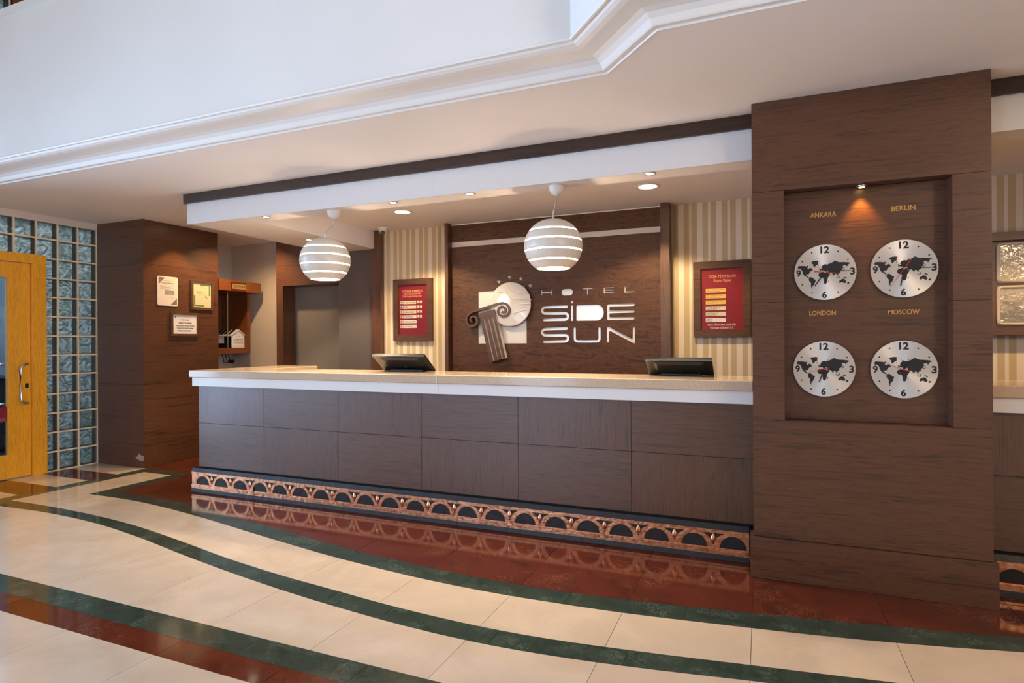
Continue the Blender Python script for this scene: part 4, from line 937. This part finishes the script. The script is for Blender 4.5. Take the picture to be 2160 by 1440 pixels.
# ================================================================== monitors on the counter
def monitor(label, bl_, br_, tl_, tr_, zbase, L, th, foot):
    b0 = at_z(*bl_, zbase); b1 = at_z(*br_, zbase); yb_ = (b0.y + b1.y) / 2
    b0 = at_y(*bl_, yb_); b1 = at_y(*br_, yb_); b0.z = b1.z = zbase
    up_ = []
    for b, tpx in ((b0, tl_), (b1, tr_)):
        r = ray(*tpx); o = Vector((0, 0, H)) - b
        A_, B_, C_ = r.dot(r), 2 * r.dot(o), o.dot(o) - L * L
        dsc_ = B_ * B_ - 4 * A_ * C_; s_ = -B_ / (2 * A_) if dsc_ < 0 else (-B_ - math.sqrt(dsc_)) / (2 * A_)
        up_.append((Vector((0, 0, H)) + r * s_) - b)
    v = (up_[0] + up_[1]) / 2
    t = thing('touch_monitor', ((b0.x + b1.x) / 2, yb_, zbase), label, 'monitor', 'desk monitors on the stone counter')
    xx = (b1 - b0); nrm = xx.cross(v).normalized()
    if nrm.y > 0: nrm = -nrm
    lift = max(0, th * nrm.z) + .001
    def P(a, c, d): return b0 + xx * a + v * c + nrm * d + Vector((0, 0, lift))
    mb = MB(); k = [P(a, c, d) for d in (0, -th) for a, c in ((0, 0), (1, 0), (1, 1), (0, 1))]
    mb.add(k, [(0, 1, 2, 3), (7, 6, 5, 4), (0, 4, 5, 1), (1, 5, 6, 2), (2, 6, 7, 3), (3, 7, 4, 0)])
    mb.build('display', screen_m, t)
    mb = MB(); k = [P(a, c, d) for d, q in ((.0, 0), (.012, .05)) for a, c in ((.12 + q, .34 + q), (.88 - q, .34 + q), (.88 - q, .85 - q), (.12 + q, .85 - q))]
    mb.add(k, [(4, 5, 6, 7), (0, 1, 5, 4), (1, 2, 6, 5), (2, 3, 7, 6), (3, 0, 4, 7)]); mb.build('rear_cover', screen_m, t)
    mb = MB(); k = [P(a, c, d) for d in (-th, -th - .002) for a, c in ((.03, .04), (.97, .04), (.97, .96), (.03, .96))]
    mb.add(k, [(7, 6, 5, 4), (0, 1, 2, 3)]); mb.build('screen', mat('screen_glass', (.02, .03, .045), .1), t)
    mb = MB(); k = [P(a, c, d) for d in (0, .004) for a, c in ((0, .955), (1, .955), (1, 1), (0, 1))]
    mb.add(k, [(4, 5, 6, 7), (0, 1, 5, 4), (1, 2, 6, 5), (2, 3, 7, 6), (3, 0, 4, 7)]); mb.build('top_bezel', mat('slate_bezel', (.10, .11, .14), .3), t)
    m0 = (b0 + b1) / 2; hw = xx.length / 2
    MB().cbox(m0.x - hw * .62, m0.x + hw * .62, yb_ - foot, yb_ + .03, zbase + .0005, zbase + .014, .003).build('foot', mat('slate_foot', (.07, .08, .10), .3), t)
    n_ = MB(); n_.tube([(m0.x, yb_ - .012, zbase + .014), (m0.x, yb_ - .012, zbase + .04), m0 + v * .3 + Vector((0, 0, lift + .004))], .012, 10); n_.build('neck', black_p, t)
    return t
monitor('black touch monitor leaning far back on the counter before the exchange rate board', (811, 782), (917.5, 783), (785, 749.5), (893, 751), zt, .24, .018, .05)
monitor('black touch monitor standing on the counter before the room rate board', (1370, 790.5), (1506.5, 793), (1360.5, 758), (1502, 760), zt, .20, .018, .02)

# ================================================================== lamps
def ring(mb, c, R, Rz, z0, z1, n=48):
    k = 6; out = []
    for i in range(k + 1):
        z = z0 + (z1 - z0) * i / k; out.append((R * math.sqrt(max(0, 1 - (z / Rz) ** 2)), z))
    inn = [(max(0, r - .004), z) for r, z in reversed(out)]
    mb.lathe(out + inn, c, n, closed=True)
def point(name, loc, power, col, radius, parent):
    l = bpy.data.lights.new(name, 'POINT'); l.energy = power; l.color = col; l.shadow_soft_size = radius
    o = bpy.data.objects.new(name, l); C.objects.link(o); o.parent = parent; o.location = Vector(loc) - W[parent.name]; return o
def pendant(rose_px, ball_px, label):
    rp = at_z(*rose_px, ZS); rp = Vector((rp.x, 3.835, ZS)); p = at_y(*ball_px, 3.835); c = Vector((p.x, 3.835, p.z)); R, Rz = .198, .186
    t = thing('pendant_lamp', (rp.x, 3.835, ZS), label, 'lamp', 'slatted globe pendants over the desk')
    MB().lathe([(0, -.062), (.018, -.060), (.040, -.045), (.052, -.020), (.054, .006)], (rp.x, 3.835, ZS), 28).build('ceiling_rose', cam_white, t, True)
    MB().tube([(rp.x, 3.835, ZS - .06), (rp.x - .012, 3.835, ZS - .11), (rp.x - .010, 3.835, (ZS + c.z + Rz) / 2), (c.x - .002, 3.835, c.z + Rz + .03), (c.x, 3.835, c.z + Rz)], .003, 6).build('cord', cam_white, t, True)
    MB().lathe([(0, Rz + .03), (.006, Rz + .03), (.006, Rz - .01), (0, Rz - .01)][::-1], c, 12).build('stem', steel, t)
    zz = [-.152, -.102, -.036, .033, .100, .186]
    for a, b in zip(zz[:-1], zz[1:]):
        mb = MB(); ring(mb, c, R, Rz, a + .005 * (a > -.15), b - .005 * (b < .18)); mb.build('shade_band', lamp_m, t, True)
    for k in range(3):
        a = 2 * math.pi * k / 3 + .5
        MB().tube([(c.x + (R * math.sqrt(max(0, 1 - (z / Rz) ** 2)) - .008) * math.cos(a), c.y + (R * math.sqrt(max(0, 1 - (z / Rz) ** 2)) - .008) * math.sin(a), c.z + z) for z in [-.15 + .03 * i for i in range(11)]], .002, 5).build('rib', steel, t)
    mb = MB(); mb.lathe([(.0, -.035), (.024, -.026), (.034, 0), (.028, .022), (.014, .045), (.013, .075), (0, .075)], c, 16); mb.build('bulb', bulb_m, t, True)
    mb = MB(); mb.lathe([(0, .075), (.017, .075), (.017, .14), (0, .14)], c, 12); mb.build('socket', cam_white, t)
    point('lamp_light', c + Vector((0, 0, -.05)), 105, (1, .80, .56), .10, t)
pendant((687, 441), (686, 549.5), 'pearl slatted globe pendant hanging before the recessed door')
pendant((1164, 386), (1167, 519), 'pearl slatted globe pendant hanging before the logo signboard')
def downlight(loc, r, label, group, gm, power, col, ang, blend, cat='downlight', tgt=None):
    t = thing('ceiling_downlight', loc, label, cat, group); x, y, z = loc
    MB().lathe([(r * .82, -.004), (r, -.007), (r * 1.13, -.003), (r * 1.15, 0), (r * .82, 0)], loc, 28, closed=True).build('trim_ring', steel if r < .04 else cam_white, t, True)
    MB().lathe([(0, -.003), (r * .82, -.003), (r * .82, -.001), (0, -.001)], loc, 24).build('lens', gm, t)
    if power: spot('lamp_light', (x, y, z - .012), tgt or (x, y, 0), power, col, ang, blend, r * .6, t)
WARM = (1, .72, .40)
for (px, py), nm_ in (((849, 447), 'between the globe pendants'), ((1366, 393), 'beside the clock pillar')):
    p = at_z(px, py, ZR); downlight((p.x, p.y, ZR), .09, 'round warm recessed panel light ' + nm_, 'round panel lights over the desk', led_m, 150, WARM, 124, .3)
for (px, py), nm_ in (((559, 458), 'at the left end of the soffit'), ((826, 427), 'beside the globe pendant before the recessed door'), ((987, 408), 'before the emblem disc'), ((1369, 364), 'beside the clock pillar')):
    p = at_z(px, py, ZS); downlight((p.x, max(p.y, 3.785), ZS + .006), .030, 'small halogen spot in the front soffit ' + nm_, 'halogen spots in the soffit', hal_m, 32, (1, .82, .56), 86, .4)
p = at_z(651, 506, ZS); downlight((p.x, p.y, ZS + .006), .030, 'small halogen spot in the side soffit above the desk return', 'halogen spots in the soffit', hal_m, 90, (1, .82, .56), 106, .3)
downlight((-5.69, 4.62, ZC), .06, 'warm recessed downlight beside the dark cupboard', 'downlights over the passage', led_m, 55, (1, .60, .22), 92, .35)
downlight((-5.45, 5.18, ZC), .06, 'warm recessed downlight before the telephone shelf', 'downlights over the passage', led_m, 125, (1, .66, .34), 135, .8, tgt=(-5.8, 5.4, .6))
downlight((1.9, 4.5, ZR), .09, 'round warm recessed panel light over the desk beyond the clock pillar', 'round panel lights over the desk', led_m, 150, (1, .66, .30), 124, .4)
# security camera
p = at_y(808, 487, 5.45); sc_ = thing('security_camera', (p.x, 5.45, ZR), 'small white dome security camera above the dark pilaster', 'camera')
MB().lathe([(.0, -.075), (.030, -.070), (.040, -.050), (.046, -.025), (.055, -.012), (.055, 0)], (p.x, 5.45, ZR), 24).build('housing', cam_white, sc_, True)
dv_ = Vector((.35, -.8, -.45)).normalized(); cc = Vector((p.x, 5.45, ZR - .045))
MB().tube([cc + dv_ * .02, cc + dv_ * .052], [.027, .023], 16).build('lens', black_p, sc_)

# ================================================================== key rack beyond the pillar
Yk = 5.52
k0 = at_y(2060, 492, Yk); k1 = at_y(2160, 706, Yk)
kz1, kz0 = at_y(2120, 489, Yk).z, at_y(2120, 706, Yk).z; kx0 = at_y(2030, 600, Yk).x; kx1 = kx0 + 1.6
kr = thing('wall_rack', ((kx0 + kx1) / 2, YB, kz0), 'dark wood wall rack holding cream rimmed panels beyond the clock pillar', 'rack')
MB().box(kx0, kx1, Yk + .06, YB, kz0, kz1).build('back_board', wood_h, kr)
fb = at_y(2120, 506, Yk).z; fl_ = at_y(2120, 690, Yk).z
MB().box(kx0, kx1, Yk, Yk + .06, fb, kz1).build('rail', wood_h, kr); MB().box(kx0, kx1, Yk, Yk + .06, kz0, fl_).build('rail', wood_h, kr)
cols = [at_y(2107, 600, Yk).x]; pw_ = .44
zmid = (fb + fl_) / 2
panel_in = mat('pale_insert', (.80, .74, .66), .4)
clear = glassy('clear_film', (.97, .97, .97), .25, .8)
for c_i, xa in enumerate((cols[0] - pw_ - .035, cols[0], cols[0] + pw_ + .035)):
    for rw, (za, zb_) in enumerate(((fl_ + .012, zmid - .010), (zmid + .010, fb - .012))):
        q = thing('rimmed_panel', (xa + pw_ / 2, Yk + .06, za), ('upper' if rw else 'lower') + ' cream rimmed panel in the dark wall rack ' + ('next to the pillar', 'second from the pillar', 'third from the pillar')[c_i], 'panel', 'cream panels in the rack')
        out = rrect(xa, xa + pw_, za, zb_, .028); inn = rrect(xa + .022, xa + pw_ - .022, za + .022, zb_ - .022, .018)
        n = len(out); mb = MB(); vs = [(u, Yk + .058, v) for u, v in out] + [((u + a_) / 2, Yk + .022, (v + b_) / 2) for (u, v), (a_, b_) in zip(out, inn)] + [(u, Yk + .046, v) for u, v in inn]
        mb.add(vs, [(i, (i + 1) % n, n + (i + 1) % n, n + i) for i in range(n)] + [(n + i, n + (i + 1) % n, 2 * n + (i + 1) % n, 2 * n + i) for i in range(n)]); mb.build('rim', cream_f, q, True)
        MB().prism(inn, onY(Yk + .05), 0, .004).build('insert', panel_in, q)
        MB().prism(inn, onY(Yk + .044), 0, .001).build('film', clear, q)
        if rw: MB().prism([(xa + .14, za + .16), (xa + .24, za + .16), (xa + .24, za + .168), (xa + .14, za + .168)], onY(Yk + .046), 0, .0006).prism([(xa + .14, za + .13), (xa + .22, za + .13), (xa + .22, za + .134), (xa + .14, za + .134)], onY(Yk + .046), 0, .0006).build('small_print', grey_i, q)

# ================================================================== unseen six-globe fixture added as warm fill for the lobby
ch = thing('fill_chandelier', (3.9, -1.0, 5.8), 'unseen brass fixture with six frosted globes added as warm fill', 'fill_chandelier')
MB().tube([(3.9, -1.0, 5.8), (3.9, -1.0, 3.3)], .015, 8).build('rod', brass, ch)
MB().lathe([(0, -.05), (.08, -.04), (.10, 0), (.06, .05), (0, .06)], (3.9, -1.0, 3.3), 16).build('hub', brass, ch, True)
glb = mat('frosted_globe', (1, .9, .75), .4, emit=(1, .68, .36), es=6)
for k in range(6):
    a = math.pi * k / 3; e_ = Vector((3.9 + .55 * math.cos(a), -1.0 + .55 * math.sin(a), 3.35))
    MB().tube([(3.9, -1.0, 3.3), (3.9 + .3 * math.cos(a), -1.0 + .3 * math.sin(a), 3.22), e_], .012, 6).build('arm', brass, ch)
    MB().lathe([(.11 * math.cos(math.radians(q)), .11 * math.sin(math.radians(q))) for q in range(-90, 91, 15)], e_ + Vector((0, 0, .1)), 20).build('globe', glb, ch, True)
point('lamp_light', (3.9, -1.0, 3.0), 260, (1, .72, .47), .4, ch)  # warm fill light added with the unseen fixture
